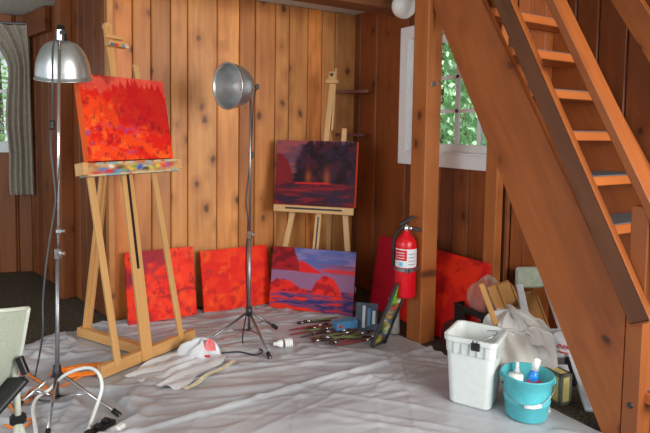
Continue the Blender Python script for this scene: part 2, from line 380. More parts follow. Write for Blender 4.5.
def paint_dusk(u, v):
    sky = mixc(flat(u.shape, C(104, 66, 84)), C(150, 74, 78), sst(.4, .6, fbm(u*5, v*8, 91)))
    c = sky
    c = mixc(c, C(126, 28, 34), sst(.01, -.02, v-(.80-1.1*(u-.04)**2*9))*sst(.28, .2, u))
    sp = lambda n, sd: np.maximum(0, 1-np.abs(((u*n+.7*vnoise(u*n*.6, u*0, sd)) % 1)-.5)*2.6)*vnoise(np.floor(u*n+.7*vnoise(u*n*.6, u*0, sd)), u*0, sd+1)
    tr = .84+.10*sst(.22, .42, u)+.16*np.maximum(sp(9, 190), sp(14, 194))+.03*vnoise(u*40, u*0, 99)
    mass = sst(.02, -.02, v-tr)*sst(-.03, .05, u-.20-.22*(v-.36)+.14*(fbm(u*6, v*14, 93)-.5))
    c = mixc(c, mixc(flat(u.shape, C(34, 14, 22)), C(70, 22, 34), sst(.45, .65, fbm(u*12, v*8, 94))), mass)
    c = mixc(c, C(52, 32, 60), mass*sst(.5, .62, fbm(u*6, v*6, 95))*.5)
    for cx, s in ((.42, .10), (.65, .12)): c = mixc(c, C(150, 74, 34), np.exp(-(((u-cx)/.035)**2+((v-.44)/s)**2))*.9)
    low = sst(.36, .33, v)
    wc = mixc(flat(u.shape, C(66, 22, 36)), C(122, 28, 38), sst(.42, .58, fbm(u*5, v*26, 96)))
    wc = mixc(wc, C(48, 32, 54), sst(.5, .62, fbm(u*4+7, v*18, 97))*.8)
    c = mixc(c, wc, low)
    c = mixc(c, C(216, 40, 34), np.exp(-((v-.335-.02*u)/.012)**2)*sst(.22, .3, u)*sst(.72, .66, u))
    return mixc(c, C(190, 50, 54), np.exp(-((v-.22)/.05)**2)*sst(.5, .2, u)*.5*fbm(u*6, v*20, 98))
def paint_glow(u, v):
    c = mixc(flat(u.shape, C(236, 48, 18)), C(206, 26, 22), sst(.4, .62, fbm(u*9, v*5, 101)))
    c = mixc(c, C(176, 16, 40), sst(.42, .3, u+.06*(fbm(u*5, v*5, 102)-.5)))
    return mixc(c, C(150, 14, 22), sst(.55, .7, fbm(u*12, v*7, 103))*.6)

def painting(name, label, BL, BR, TL, fn, depth=.03, res=(96, 80), edge=None, group=None):
    """a stretched canvas: front face spanned by BL, BR, TL"""
    BL, BR, TL = V(BL), V(BR), V(TL); eu = BR-BL; ev = TL-BL; ev = ev - eu.normalized()*ev.dot(eu.normalized()); n = eu.cross(ev).normalized()   # towards viewer
    t = thing(name, label, 'painting', (BL+BR)/2 - n*depth/2, group)
    nu, nv = res; u, v = gridxy(nu, nv); c = np.clip(fn(u, v), 0, 1)
    b = MB(); b.grid(lambda a, d: BL + eu*a + ev*d, nu, nv, lambda a, d: c[int(round(d*nv)), int(round(a*nu))])
    # wrapped sides carry the colour of the canvas rim
    def side(idx, pos):
        k = len(idx); cs = [c[j, i] if edge is None else np.array(lin(edge)) for j, i in idx]
        vs = [p for p in pos] + [p - n*depth for p in pos]
        b.add(vs, [[i, i+1, k+i+1, k+i] for i in range(k-1)], c=cs+cs)
    B = [(0, i) for i in range(nu+1)]; side(B, [BL+eu*(i/nu) for i in range(nu+1)])
    side([(nv, i) for i in range(nu+1)], [BL+ev+eu*(i/nu) for i in range(nu+1)])
    side([(j, 0) for j in range(nv+1)], [BL+ev*(j/nv) for j in range(nv+1)])
    side([(j, nu) for j in range(nv+1)], [BR+ev*(j/nv) for j in range(nv+1)])
    b.build('painted_canvas', M['canvas'], t, fixn=False)
    s = MB(); w = .04; e = -n*(depth-.008)
    def st(p, q, sd): s.bar(p+e, q+e, w, .012, sd, bevel=0)
    uu = eu.normalized(); vv = ev.normalized(); i2 = w/2+.002
    st(BL+uu*.002+vv*i2, BR-uu*.002+vv*i2, vv); st(TL+uu*.002-vv*i2, BL+eu+ev-uu*.002-vv*i2, vv)
    st(BL+uu*i2+vv*w, BL+ev+uu*i2-vv*w, uu); st(BR-uu*i2+vv*w, BR+ev-uu*i2-vv*w, uu)
    s.build('stretcher_frame', M['stretch'], t)
    return t

# ================================================================== THE ROOM
YB, XR, ZC = 4.14, 2.83, 2.43
def plank_wall(b, p0, p1, z0, z1, seams, inward, th=.03, mi=0, holes=()):
    """vertical boards from p0 to p1 (xy); seams = distances along; holes = (s0, s1, z0, z1)"""
    p0 = V((p0[0], p0[1], 0)); p1 = V((p1[0], p1[1], 0)); d = (p1-p0).normalized(); L = (p1-p0).length; n = V((inward[0], inward[1], 0)).normalized()
    ss = [0]+[s for s in seams if 0 < s < L]+[L]
    for h in holes: ss += [h[0], h[1]]
    ss = sorted(set(ss))
    bz = [(p0, z0, z1, 0, L)]
    if holes: hq = holes[0]; bz = [(p0, z0, z1, 0, hq[0]), (p0, z0, z1, hq[1], L), (p0, z0, hq[2], hq[0], hq[1]), (p0, hq[3], z1, hq[0], hq[1])]
    for _, q0, q1, a, c in bz: b.obox(p0+d*((a+c)/2)+V((0, 0, (q0+q1)/2))-n*(th+.008), (c-a, .012, q1-q0), (d, n, V((0, 0, 1))), bevel=0, mi=1)
    for a, c in zip(ss[:-1], ss[1:]):
        if c-a < .012: continue
        a += .0025; c -= .0025
        segs = [(z0, z1)]
        for h in holes:
            if a >= h[0]-1e-4 and c <= h[1]+1e-4: segs = [(z0, h[2]), (h[3], z1)]
        for (q0, q1) in segs:
            if q1-q0 < .01: continue
            b.obox(p0+d*((a+c)/2)+V((0, 0, (q0+q1)/2))-n*th/2, (c-a, th, q1-q0), (d, n, V((0, 0, 1))), bevel=.008, mi=mi, long=2)
def evenseams(L, w=.15, jit=.03):
    s = 0; out = []
    while s < L: s += w+random.uniform(-jit, jit); out.append(s)
    return out
Z3 = (0, 0, 0)
# floor & ceiling
b = MB(); b.box((-3.2, -1.5, -.06), (3.3, 7.4, -.001), bevel=0); struct(b.build('floor', M['carpet'], org=Z3))
b = MB(); b.box((-3.2, 2.712, ZC), (3.4, 4.3, ZC+.05), bevel=0); b.box((-3.2, -1.2, ZC), (2.3, 2.712, ZC+.05), bevel=0)
b.box((-3.2, 4.3, ZC), (1.0, 7.4, ZC+.05), bevel=0); b.box((-3.2, -1.2, 3.9), (3.6, 4.4, 3.95), bevel=0)  # topmost slab: unseen roof, extended to keep the sun out
struct(b.build('ceiling', M['ceil'], org=Z3))
# back wall with boards where the photograph shows their seams
sx = [133, 151.5, 171, 188, 217.5, 239.6, 255.5, 275.6, 289.5, 308, 322, 335]
seams = [onY(x, 80, YB).x-.77 for x in sx]
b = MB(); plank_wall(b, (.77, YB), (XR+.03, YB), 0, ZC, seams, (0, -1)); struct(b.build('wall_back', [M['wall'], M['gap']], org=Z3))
b = MB(); b.box((.735, YB-.03, 0), (.775, YB+.09, ZC)); struct(b.build('trim_1', [M['wall'], M['gap']], org=Z3))
# right wall with its window (Y 2.62..3.66)
WY0, WY1, WZ0, WZ1 = 2.44, 3.465, 1.15, 2.21
sy = [YB-onX(x, 120, XR).y for x in (361, 377.5)]
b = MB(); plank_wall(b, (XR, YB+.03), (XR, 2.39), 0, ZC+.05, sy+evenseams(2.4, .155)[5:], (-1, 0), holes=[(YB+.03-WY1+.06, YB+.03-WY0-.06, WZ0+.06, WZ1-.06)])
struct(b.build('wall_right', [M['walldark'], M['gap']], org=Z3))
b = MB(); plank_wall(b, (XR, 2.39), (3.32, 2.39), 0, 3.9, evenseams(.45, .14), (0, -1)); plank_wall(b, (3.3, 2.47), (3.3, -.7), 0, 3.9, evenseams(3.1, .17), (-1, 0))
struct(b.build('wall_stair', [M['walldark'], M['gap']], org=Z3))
# alcove walls
W1, W2, W3 = (.372, 5.945), (.60, 4.95), (.752, 4.17)
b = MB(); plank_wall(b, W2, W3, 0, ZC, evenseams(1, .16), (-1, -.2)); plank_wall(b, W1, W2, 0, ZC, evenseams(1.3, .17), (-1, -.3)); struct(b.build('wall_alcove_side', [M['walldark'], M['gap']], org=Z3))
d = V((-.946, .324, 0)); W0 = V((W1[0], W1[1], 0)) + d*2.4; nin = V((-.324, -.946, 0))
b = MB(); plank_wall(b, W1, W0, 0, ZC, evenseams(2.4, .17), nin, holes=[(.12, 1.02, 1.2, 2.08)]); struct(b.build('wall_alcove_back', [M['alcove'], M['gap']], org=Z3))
def AL(s, z, out=0): return V((W1[0], W1[1], 0)) + d*s + V((0, 0, z)) + nin*out
b = MB()
b.bar((W2[0]-.05, W2[1]-.03, 0), (W2[0]-.05, W2[1]-.03, ZC), .10, .07, (1, .3, 0)); struct(b.build('trim_2', [M['alcove'], M['gap']], org=Z3))
q0 = V((W1[0], W1[1], 0)); q1 = V((W2[0], W2[1], 0)); dd = (q1-q0).normalized(); nn = V((-dd.y, dd.x, 0)); nn = nn if nn.x < 0 else -nn
b = MB(); b.bar(q0+dd*.02+nn*.03+V((0, 0, 2.32)), q0+dd*.6+nn*.03+V((0, 0, 2.32)), .21, .05, (0, 0, 1)); struct(b.build('trim_3', [M['walldark'], M['gap']], org=Z3))
# ceiling beam
b = MB(); b.bar((.9, 3.39, 2.365), (XR-.005, 3.39, 2.365), .26, .125, (0, 1, 0), bevel=.03); struct(b.build('trim_4', M['beam'], org=Z3))

b = MB(); b.box((-3.2, 4.2, ZC+.05), (XR+.1, 4.26, 3.9)); b.box((XR+.001, 2.42, ZC+.055), (XR+.06, 4.2, 3.9)); struct(b.build('wall_sun_block', [M['walldark'], M['gap']], org=Z3))  # unseen walls above the ceiling, added to block sun from the stairwell
# windows
def window_right():
    w = struct(thing('window_1', '', '', (XR, (WY0+WY1)/2, WZ0))); del w['label']; del w['category']
    b = MB(); x0, x1 = XR-.03, XR+.02; c = .095
    b.box((x0, WY0, WZ0), (x1, WY1, WZ0+c)); b.box((x0, WY0, WZ1-c), (x1, WY1, WZ1)); b.box((x0, WY0, WZ0+c), (x1, WY0+c, WZ1-c)); b.box((x0, WY1-c, WZ0+c), (x1, WY1, WZ1-c))
    b.build('window_casing', M['white'], w)
    b = MB(); y0, y1, z0, z1 = WY0+c, WY1-c, WZ0+c, WZ1-c
    for lo, hi in (((XR-.02, y0, z0), (XR+.1, y0+.015, z1)), ((XR-.02, y1-.015, z0), (XR+.1, y1, z1)), ((XR-.02, y0, z0), (XR+.1, y1, z0+.015))): b.box(lo, hi)
    xs = XR+.05; st = .055
    b.box((xs, y0+.015, z0+.015), (xs+.03, y0+.015+st, z1)); b.box((xs, y1-.015-st, z0+.015), (xs+.03, y1-.015, z1)); b.box((xs, y0+.07, z0+.015), (xs+.03, y1-.07, z0+.015+st)); b.box((xs, y0+.07, z1-st), (xs+.03, y1-.07, z1))
    b.build('window_sash', M['white'], w)
    b = MB()
    for y in (2.7, 2.915, 3.13): b.box((xs+.004, y-.017, z0+.07), (xs+.026, y+.017, z1-st))
    for z in (1.555, 1.80): b.box((xs+.004, y0+.07, z-.014), (xs+.026, y1-.07, z+.014))
    b.build('muntins', M['white'], w)
    b = MB(); b.box((xs+.012, y0+.06, z0+.06), (xs+.017, y1-.06, z1-.04), bevel=0); b.build('glass', M['glass'], w)
window_right()
def window_alcove():
    w = struct(thing('window_2', '', '', AL(.7, 1.22))); del w['label']; del w['category']
    b = MB(); s0, s1, z0, z1 = .12, 1.02, 1.2, 2.08
    for a, c_, wd in ((AL(s0-.05, z0, .015), AL(s1+.05, z0, .015), .1), (AL(s0-.05, z1, .015), AL(s1+.05, z1, .015), .1)): b.bar(a, c_, wd, .05, (0, 0, 1))
    for s_ in (s0, s1): b.bar(AL(s_, z0+.05, .015), AL(s_, z1-.05, .015), .08, .05, d)
    b.build('window_casing', M['white'], w)
    b = MB()
    b.bar(AL((s0+s1)/2, z0, 0), AL((s0+s1)/2, z1, 0), .03, .03, d); b.bar(AL(s0, 1.72, 0), AL(s1, 1.72, 0), .03, .03, (0, 0, 1)); b.build('muntins', M['white'], w)
    b = MB(); b.bar(AL(s0, (z0+z1)/2, -.01), AL(s1, (z0+z1)/2, -.01), z1-z0, .005, (0, 0, 1), bevel=0); b.build('glass', M['glass'], w)
window_alcove()
# curtain
def curtain_fn(u, v):
    z = .76+v*1.56; t_ = max(0, (v-.72)/.28)
    sr = -.055+.03*v; sl = .17+.03*math.sin(v*5)+.35*t_**2-.03*math.exp(-((v-.25)/.15)**2)
    return AL(sr+u*(sl-sr), z, .11+.022*math.sin(u*30+v*1.2)+.01*math.sin(u*17))
def curtain():
    t = thing('curtain', 'grey curtain hanging beside the small window at the far left', 'curtain', AL(.15, .8, .09))
    b = MB(); b.grid(curtain_fn, 60, 20); b.grid(lambda u, v: curtain_fn(u, v)+nin*-.004, 60, 20); b.build('curtain_cloth', M['curtain'], t, smooth=True)
    b = MB(); b.tube([AL(-.06, 2.335, .11), AL(1.3, 2.335, .11)], .01); b.tube([AL(.3, 2.335, .11), AL(.3, 2.335, 0)], .006); b.build('curtain_rod', M['steel'], t)
curtain()

# ================================================================== posts, staircase
b = MB(); b.box((2.417, 2.711, .0), (2.545, 2.855, ZC), bevel=.006)
tag(b.build('support_post', M['post']), 'square wooden support post that carries the red fire extinguisher', 'post')
b = MB(); b.box((2.735, 2.395, 0), (2.799, 2.492, ZC), bevel=.005)
tag(b.build('support_post', M['post']), 'square wooden post at the right edge of the white window, behind the stairs', 'post')
h = thing('wall_hook', 'small metal hook high on the extinguisher post', 'hook', onY(433, 84, 2.711))
p = onY(433, 84, 2.707)
b = MB(); b.obox(p, (.035, .008, .03)); b.build('hook_plate', M['steel'], h)
b = MB(); b.tube([p, p+V((.005, -.025, .0)), p+V((.02, -.035, .005)), p+V((.03, -.03, .02))], .006); b.build('hook_arm', M['steel'], h)

def staircase():
    t = thing('staircase', 'steep open wooden staircase with two handrails rising at the right', 'stairs', (2.85, 1.35, 0))
    yb, X0 = 1.38, 2.445
    lo = lambda y: .118+1.773*(y-1.528)
    hi = lambda y: .695+1.68*(y-1.424)
    for x0, x1 in ((X0, X0+.04), (3.22, 3.26)):
        yt = 2.707 if x0 < 3 else 2.386
        poly = [(x0, yb, 0), (x0, 1.461, 0), (x0, yt, lo(yt)), (x0, yt, hi(yt)), (x0, yb, hi(yb))]
        b = MB(); b.prism(poly, (x1-x0, 0, 0), long=(0, .5, .866)); b.build('stringer', M['stair'], t)
    for k in range(-5, 5):
        z = 1.415+.232*k-.024; y = 1.835+.13*k
        b = MB(); b.box((X0+.04, y, z-.024), (3.22, min(y+.23, 2.35), z+.024), bevel=.004); o = b.build('tread', M['tread'], t)
        b = MB(); b.box((X0+.06, y+.012, z+.0245), (3.18, min(y+.22, 2.34), z+.029), bevel=0); b.build('tread_pad', M['treadpad'], o)
    b = MB(); b.box((X0, 1.298, 0), (X0+.10, 1.378, 1.09), bevel=.005); b.build('newel_post', M['stair'], t)
    # mid rail: board on the outside of the newel, shade put into its darker colour
    b = MB(); p0, p1 = V(onX(490.5, 0, X0-.05)), V(onX(618, 300, X0-.05)); q0, q1 = V(onX(511, 0, X0-.05)), V(onX(639.5, 300, X0-.05))
    e = ((p0-p1)+(q0-q1)).normalized(); m_ = (p1+q1)/2; wd = ((q1-p1)-e*(q1-p1).dot(e)).length
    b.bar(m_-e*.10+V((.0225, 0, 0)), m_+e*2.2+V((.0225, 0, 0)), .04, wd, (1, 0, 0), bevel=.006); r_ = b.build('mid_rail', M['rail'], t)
    sd = V((1, 0, 0)).cross(e); sd = sd if sd.z > 0 else -sd
    b = MB(); b.bar(m_-e*.104+V((.0225, 0, 0))+sd*(wd/2+.003), m_+e*2.2+V((.0225, 0, 0))+sd*(wd/2+.003), .041, .008, (1, 0, 0), bevel=.002); b.bar(m_-e*.104+V((.0225, 0, 0))-sd*wd*.48, m_-e*.104+V((.0225, 0, 0))+sd*wd*.5, .041, .008, (1, 0, 0), bevel=.002); b.build('lit_edge', M['stair'], r_)  # paler strip paints the light on the rail's top edge and end
    b = MB(); b.bar(V((X0+.055, 1.10, .712)), V((X0+.055, 2.35, 3.0)), .115, .045, (1, 0, 0), bevel=.006); b.build('handrail', M['stair'], t)
    p, q = V(onX(627, 0, 3.2)), V(onX(655, 44, 3.2)); e = (p-q).normalized()
    b = MB(); b.bar(q-e*.5, p+e*.45, .05, .14, (1, 0, 0), bevel=.006); b.build('wall_rail', M['stair'], t)
    n = MB(); n.lathe((X0, 1.338, .19), (-1, 0, 0), [(0, .004), (.012, .004), (.014, 0)], 12); n.build('bolt_head', M['dsteel'], t)
staircase()

# ================================================================== corner shelves, ceiling globe
for z, l in ((1.725, 'upper dark red corner shelf right of the far easel mast'), (1.355, 'lower dark red corner shelf just above the dusk painting')):
    s_ = .21 if z > 1.5 else .17
    b = MB(); b.prism([(XR-.03, YB-.03, z), (XR-.03-s_, YB-.03, z), (XR-.03-s_*.98, YB-.07, z), (XR-.07, YB-.03-s_*1.35, z), (XR-.03, YB-.03-s_*1.38, z)], (0, 0, .025))
    tag(b.build('corner_shelf', M['shelf']), l, 'shelf')
g = thing('ceiling_lamp', 'round white glass ceiling lamp beside the window', 'lamp', (2.49, 3.1, 2.42))
gc = V(onY(404, 6, 3.10)); g.location = (gc.x, gc.y, ZC); g['_org'] = (gc.x, gc.y, ZC)
b = MB(); b.sphere(gc, .088, 24); b.build('glass_globe', M['opal'], g, smooth=True)
b = MB(); b.lathe((gc.x, gc.y, ZC), (0, 0, -1), [(0, 0), (.06, 0), (.058, .02), (.03, .035), (.03, ZC-gc.z-.07), (0, ZC-gc.z-.07)]); b.build('lamp_base', M['white'], g, smooth=True)

# ================================================================== drop cloth
EA, EB = V(fl(103, 381)), V(fl(193, 343))
u1 = (EB-EA).normalized(); C1 = (EA+EB)/2; b1 = V((-u1.y, u1.x, 0)); zz = V((0, 0, 1)); T1 = math.radians(9.6)
def cloth():
    nx, ny = 300, 290; x0, x1, y0, y1 = -.92, 2.5, .8, 4.16
    X, Y = np.meshgrid(np.linspace(x0, x1, nx+1), np.linspace(y0, y1, ny+1))
    # fan of folds roughly along the back wall, deeper towards the canvases; loose bunches at the left
    def crease(a, n, seed, st=.35, k=7.0):
        c, s = math.cos(a), math.sin(a); u = X*c+Y*s; w = -X*s+Y*c; q = fbm(u*st+20+.3*fbm(X*3, Y*3, seed+50), w*n+20, seed, 2)
        return np.clip(1-np.abs(2*q-1)*k, 0, 1)
    far = sst(2.2, 3.6, Y+.22*X); left = sst(1.0, .3, X)*sst(2.0, 2.6, Y)
    Zh = .013*crease(math.radians(-12), 8, 5)*(.15+.85*far)
    Zh += .012*crease(math.radians(-26), 7, 6)*(.2+.8*far)
    Zh += .010*crease(math.radians(-3), 9, 12)*far
    Zh += .008*crease(math.radians(-48), 6, 9)*sst(.9, 1.8, X)
    Zh += .026*crease(math.radians(40), 5, 15, .5, 3.5)*left
    Zh += .016*crease(math.radians(62), 4, 16, .5, 4)*left
    Zh += .005*crease(math.radians(14), 6, 25, .3, 8)
    Zh += .004*crease(math.radians(55), 5, 27, .3, 8)*sst(3.2, 2.4, Y)
    Zh += .006*fbm(X*2.2+9, Y*2.2+9, 33)**2 + .0016*fbm(X*16, Y*16, 34)
    def calm(p, q, w):
        L2 = (q-p).length; ex_, ey_ = (q.x-p.x)/L2, (q.y-p.y)/L2
        t = np.clip((X-p.x)*ex_+(Y-p.y)*ey_, 0, L2); dd = np.hypot(X-p.x-ex_*t, Y-p.y-ey_*t); return 1-.88*sst(w*1.7, w, dd)
    for p, q, w in ((EA, EB, .07), ((EA+EB)/2, (EA+EB)/2+b1*.7, .06), (V(fl(300, 334)), V(fl(385, 338)), .14), (V(fl(60, 372)), V(fl(100, 376)), .13), (V(fl(283, 349)), V(fl(287, 349)), .06), (V(fl(120, 418)), V(fl(90, 398)), .05), (V(fl(270, 360)), V(fl(268, 355)), .05), (V(fl(196, 351)), V(fl(205, 357)), .08), (V(fl(277, 330)), V(fl(275, 329)), .04)): Zh = Zh*calm(p, q, w)
    # long raised crease running across the foreground
    p, q = fl(150, 431), fl(405, 358); L = (q-p).length; dx, dy = (q.x-p.x)/L, (q.y-p.y)/L
    dist = (X-p.x)*(-dy)+(Y-p.y)*dx; dist = dist+.05*(fbm(X*2, Y*2, 40)-.5)
    Zh += .020*np.exp(-(dist/.014)**2)
    p, q = fl(300, 433), fl(640, 420)
    Zh = Zh*(1-.75*sst(.05, .0, np.abs(X-2.18)-.25)*sst(.05, 0, np.abs(Y-1.92)-.3))
    vs = [(X[j, i], Y[j, i], .003+Zh[j, i]) for j in range(ny+1) for i in range(nx+1)]
    bm = bmesh.new(); bv = [bm.verts.new(v) for v in vs]
    for j in range(ny):
        for i in range(nx): a = j*(nx+1)+i; bm.faces.new((bv[a], bv[a+1], bv[a+nx+2], bv[a+nx+1]))
    poly = [(-.9, 2.2), (1.6, .82), (2.43, 1.15), (2.435, 1.46), (2.455, 1.79), (2.455, 2.27), (2.43, 2.58), (2.405, 2.88), (2.38, 3.2), (2.15, 4.09), (.77, 4.105), (.5, 4.13), (.17, 4.06), (.03, 3.89), (-.9, 3.6)]
    for (ax, ay), (bx, by) in zip(poly, poly[1:]+poly[:1]):
        nrm = V((by-ay, -(bx-ax), 0)).normalized()
        bmesh.ops.bisect_plane(bm, geom=bm.verts[:]+bm.edges[:]+bm.faces[:], plane_co=(ax, ay, 0), plane_no=nrm, clear_outer=True)
    me = bpy.data.meshes.new('drop_cloth'); bm.to_mesh(me); bm.free(); me.materials.append(M['sheet'])
    for p in me.polygons: p.use_smooth = True
    o = bpy.data.objects.new('drop_cloth', me); COL.objects.link(o)
    tag(o, 'wrinkled pale grey drop cloth spread over the whole floor', 'drop cloth')
cloth()

# ================================================================== front easel
def E1(u, z, off=0):            # point in the tilted front plane, off = behind it
    return C1 + u1*u + b1*(z*math.tan(T1)+off) + zz*z
tr1 = b1*math.sin(T1)+zz*math.cos(T1); nb1 = b1*math.cos(T1)-zz*math.sin(T1)
def easel_one():
    t = thing('easel', 'large wooden studio easel in front at left, its ledge smeared with paint', 'easel', C1)
    R = M['easel']
    b = MB(); b.bar(C1-u1*.345+b1*.02+zz*.047, C1+u1*.36+b1*.02+zz*.047, .072, .04, zz); b.build('base_bar', R, t)
    b = MB(); b.bar(C1+u1*.01+b1*.04+zz*.042, C1-u1*.02+b1*.69+zz*.042, .06, .045, zz); b.build('base_runner', R, t)
    b = MB(); b.bar(E1(-.24, .05, -.012), E1(-.285, 1.30, -.012), .04, .02, u1); b.build('leg', R, t)
    b = MB(); b.bar(E1(.235, .05, -.012), E1(.15, 1.80, .02), .038, .02, u1); b.build('leg', R, t)
    b = MB(); b.bar(E1(-.038, .02, -.012), E1(-.032, 1.28, -.012), .075, .022, u1); b.bar(E1(-.03, 1.05, .015), E1(-.028, 2.03, .015), .05, .025, u1)
    m = b.build('mast', R, t)
    b = MB(); b.bar(E1(-.038, .56, -.0245), E1(-.036, 1.15, -.0245), .016, .004, u1, bevel=0)
    for k in range(36): b.obox(E1(-.0375, .565+k*.016, -.028), (.013, .007, .006), (u1, tr1, nb1), bevel=0)
    b.build('ratchet_strip', M['black'], m)
    b = MB(); b.tube([E1(-.028, 2.01, .003), E1(-.028, 2.01, .028)], .028, 20); b.build('rounded_tip', R, m)
    b = MB(); b.bar(C1+b1*.655+zz*.06+u1*.005, E1(-.03, 1.60, .04), .045, .028, u1); b.build('rear_leg', R, t)
    b = MB(); b.bar(C1+b1*.63+zz*.06+u1*.012, E1(-.02, 1.30, .13), .02, .025, u1); b.build('brace', R, t)
    # paint ledge: tray with a face board
    nu, nv = 90, 14; uu, vv = gridxy(nu, nv)
    col = mixc(flat(uu.shape, C(206, 160, 104)), C(176, 128, 84), sst(.4, .6, fbm(uu*9, vv*3, 111)))
    pal = [(214, 40, 36), (58, 104, 186), (226, 92, 40), (40, 60, 40), (236, 206, 70), (120, 156, 70), (236, 226, 210), (60, 150, 190), (222, 60, 40), (44, 86, 170)]
    rr = np.random.default_rng(3)
    for i in range(30):
        cx = .06+.86*rr.random(); cy = .5+.13*rr.standard_normal(); ww = .02+.03*rr.random()
        if i < 10: cx = .1+.08*i; ww = .05
        col = mixc(col, C(*pal[i % 10]), np.clip(1.6*np.exp(-(((uu-cx)/ww)**2+((vv-cy)/.15)**2))*(.2+1.3*fbm(uu*34, vv*8, 120+i)), 0, 1)*.95)
    edge = np.maximum(sst(.80, .92, vv), sst(.2, .06, vv))
    ec = mixc(flat(uu.shape, C(128, 172, 182)), C(206, 190, 150), sst(.4, .55, fbm(uu*14, vv*2, 131)))
    ec = mixc(ec, C(206, 96, 70), sst(.62, .7, fbm(uu*16, vv*2, 133)))
    col = mixc(col, ec, edge)
    P0, P1 = E1(-.352, 1.128, -.088), E1(.322, 1.128, -.088); ed = tr1*.075
    b = MB(); b.grid(lambda a, c_: P0+(P1-P0)*a+ed*c_, nu, nv, lambda a, c_: col[int(round(c_*nv)), int(round(a*nu))])
    cs = lambda n_: [tuple(C(150, 160, 150))]*n_
    b.add([P0+ed, P1+ed, P1+ed+nb1*.062, P0+ed+nb1*.062, P0, P1, P1+nb1*.062, P0+nb1*.062], [(0, 1, 2, 3), (4, 7, 6, 5), (3, 2, 6, 7), (0, 3, 7, 4), (1, 5, 6, 2)], c=cs(8))
    b.build('paint_ledge', M['canvas'], t)
    for s_ in (-.354, .322):
        b = MB(); b.obox(E1(s_, 1.166, -.055), (.03, .07, .085), (u1, tr1, nb1)); b.build('ledge_block', R, t)
    # top clamp with paint on its lip
    b = MB(); b.obox(E1(.0, 1.905, -.015), (.135, .032, .05), (u1, tr1, nb1)); b.obox(E1(-.005, 1.948, -.006), (.12, .022, .03), (u1, tr1, nb1)); c_ = b.build('canvas_clamp', R, t)
    b = MB()
    for i, pc in enumerate([(70, 120, 130), (206, 60, 50), (216, 140, 60), (120, 140, 160), (224, 200, 150)]): b.obox(E1(-.05+.026*i, 1.898, -.0415), (.026, .018, .003), (u1, tr1, nb1), bevel=0, mi=i)
    b.build('paint_smear', [plain('smear%s' % n_, pc) for n_, pc in zip('abcde', [(70, 120, 130), (206, 60, 50), (216, 140, 60), (120, 140, 160), (224, 200, 150)])], c_)
easel_one()
painting('painting', 'red and orange forest painting on the ledge of the front easel', E1(-.318, 1.21, -.078), E1(.285, 1.21, -.078), E1(-.325, 1.70, -.066), paint_forest, depth=.05, res=(120, 100), edge=(238, 92, 30))

# canvases on the floor along the wall
def lean(bl, br, h, ang, back):
    bl = V(bl); br = V(br); e = (br-bl).normalized(); n = V((-e.y, e.x, 0))
    return bl, br, bl + n*h*math.sin(ang) + zz*h*math.cos(ang)
A = lean((.828, 3.95, .018), (1.322, 3.948, .018), .505, math.radians(12), 1)
painting('painting', 'red canvas with smoky purple patches, leaning on the wall behind the front easel', *A, paint_smoke)
A = lean((1.380, 3.95, .014), (1.935, 3.95, .014), .465, math.radians(12.5), 1)
painting('painting', 'plain fiery orange red canvas leaning on the wall behind the slim lamp stand', *A, paint_embers)
CA, CB = V(fl(270, 309)), V(fl(352, 318)); u2 = (CB-CA).normalized(); b2 = V((-u2.y, u2.x, 0)); C2 = (CA+CB)/2
A = lean(C2-u2*.34+zz*.014, C2+u2*.332+zz*.014, .475, math.radians(11), 1)
painting('painting', 'red rocky shore and blue lilac water painting leaning on the far easel', *A, paint_shore, res=(120, 90))
A = lean((2.44, 3.86, .012), (2.62, 2.63, .012), .56, math.radians(14), 1)
# large canvas behind the post
bl = onX(372, 303, 2.50); tl = onX(380, 240, 2.68); tr_ = onX(489, 258, 2.715)
e_ = (V((tr_.x, tr_.y, 0))-V((tl.x, tl.y, 0))); wid = e_.length; e_.normalize(); nrm = V((-e_.y, e_.x, 0))
hgt = (tl.z+tr_.z)/2-.01; base = V((tl.x, tl.y, .012))-nrm*.10
painting('painting', 'wide red canvas leaning under the window, behind the extinguisher post', base, base+e_*wid, base+nrm*.10+zz*hgt, paint_glow, res=(110, 60))

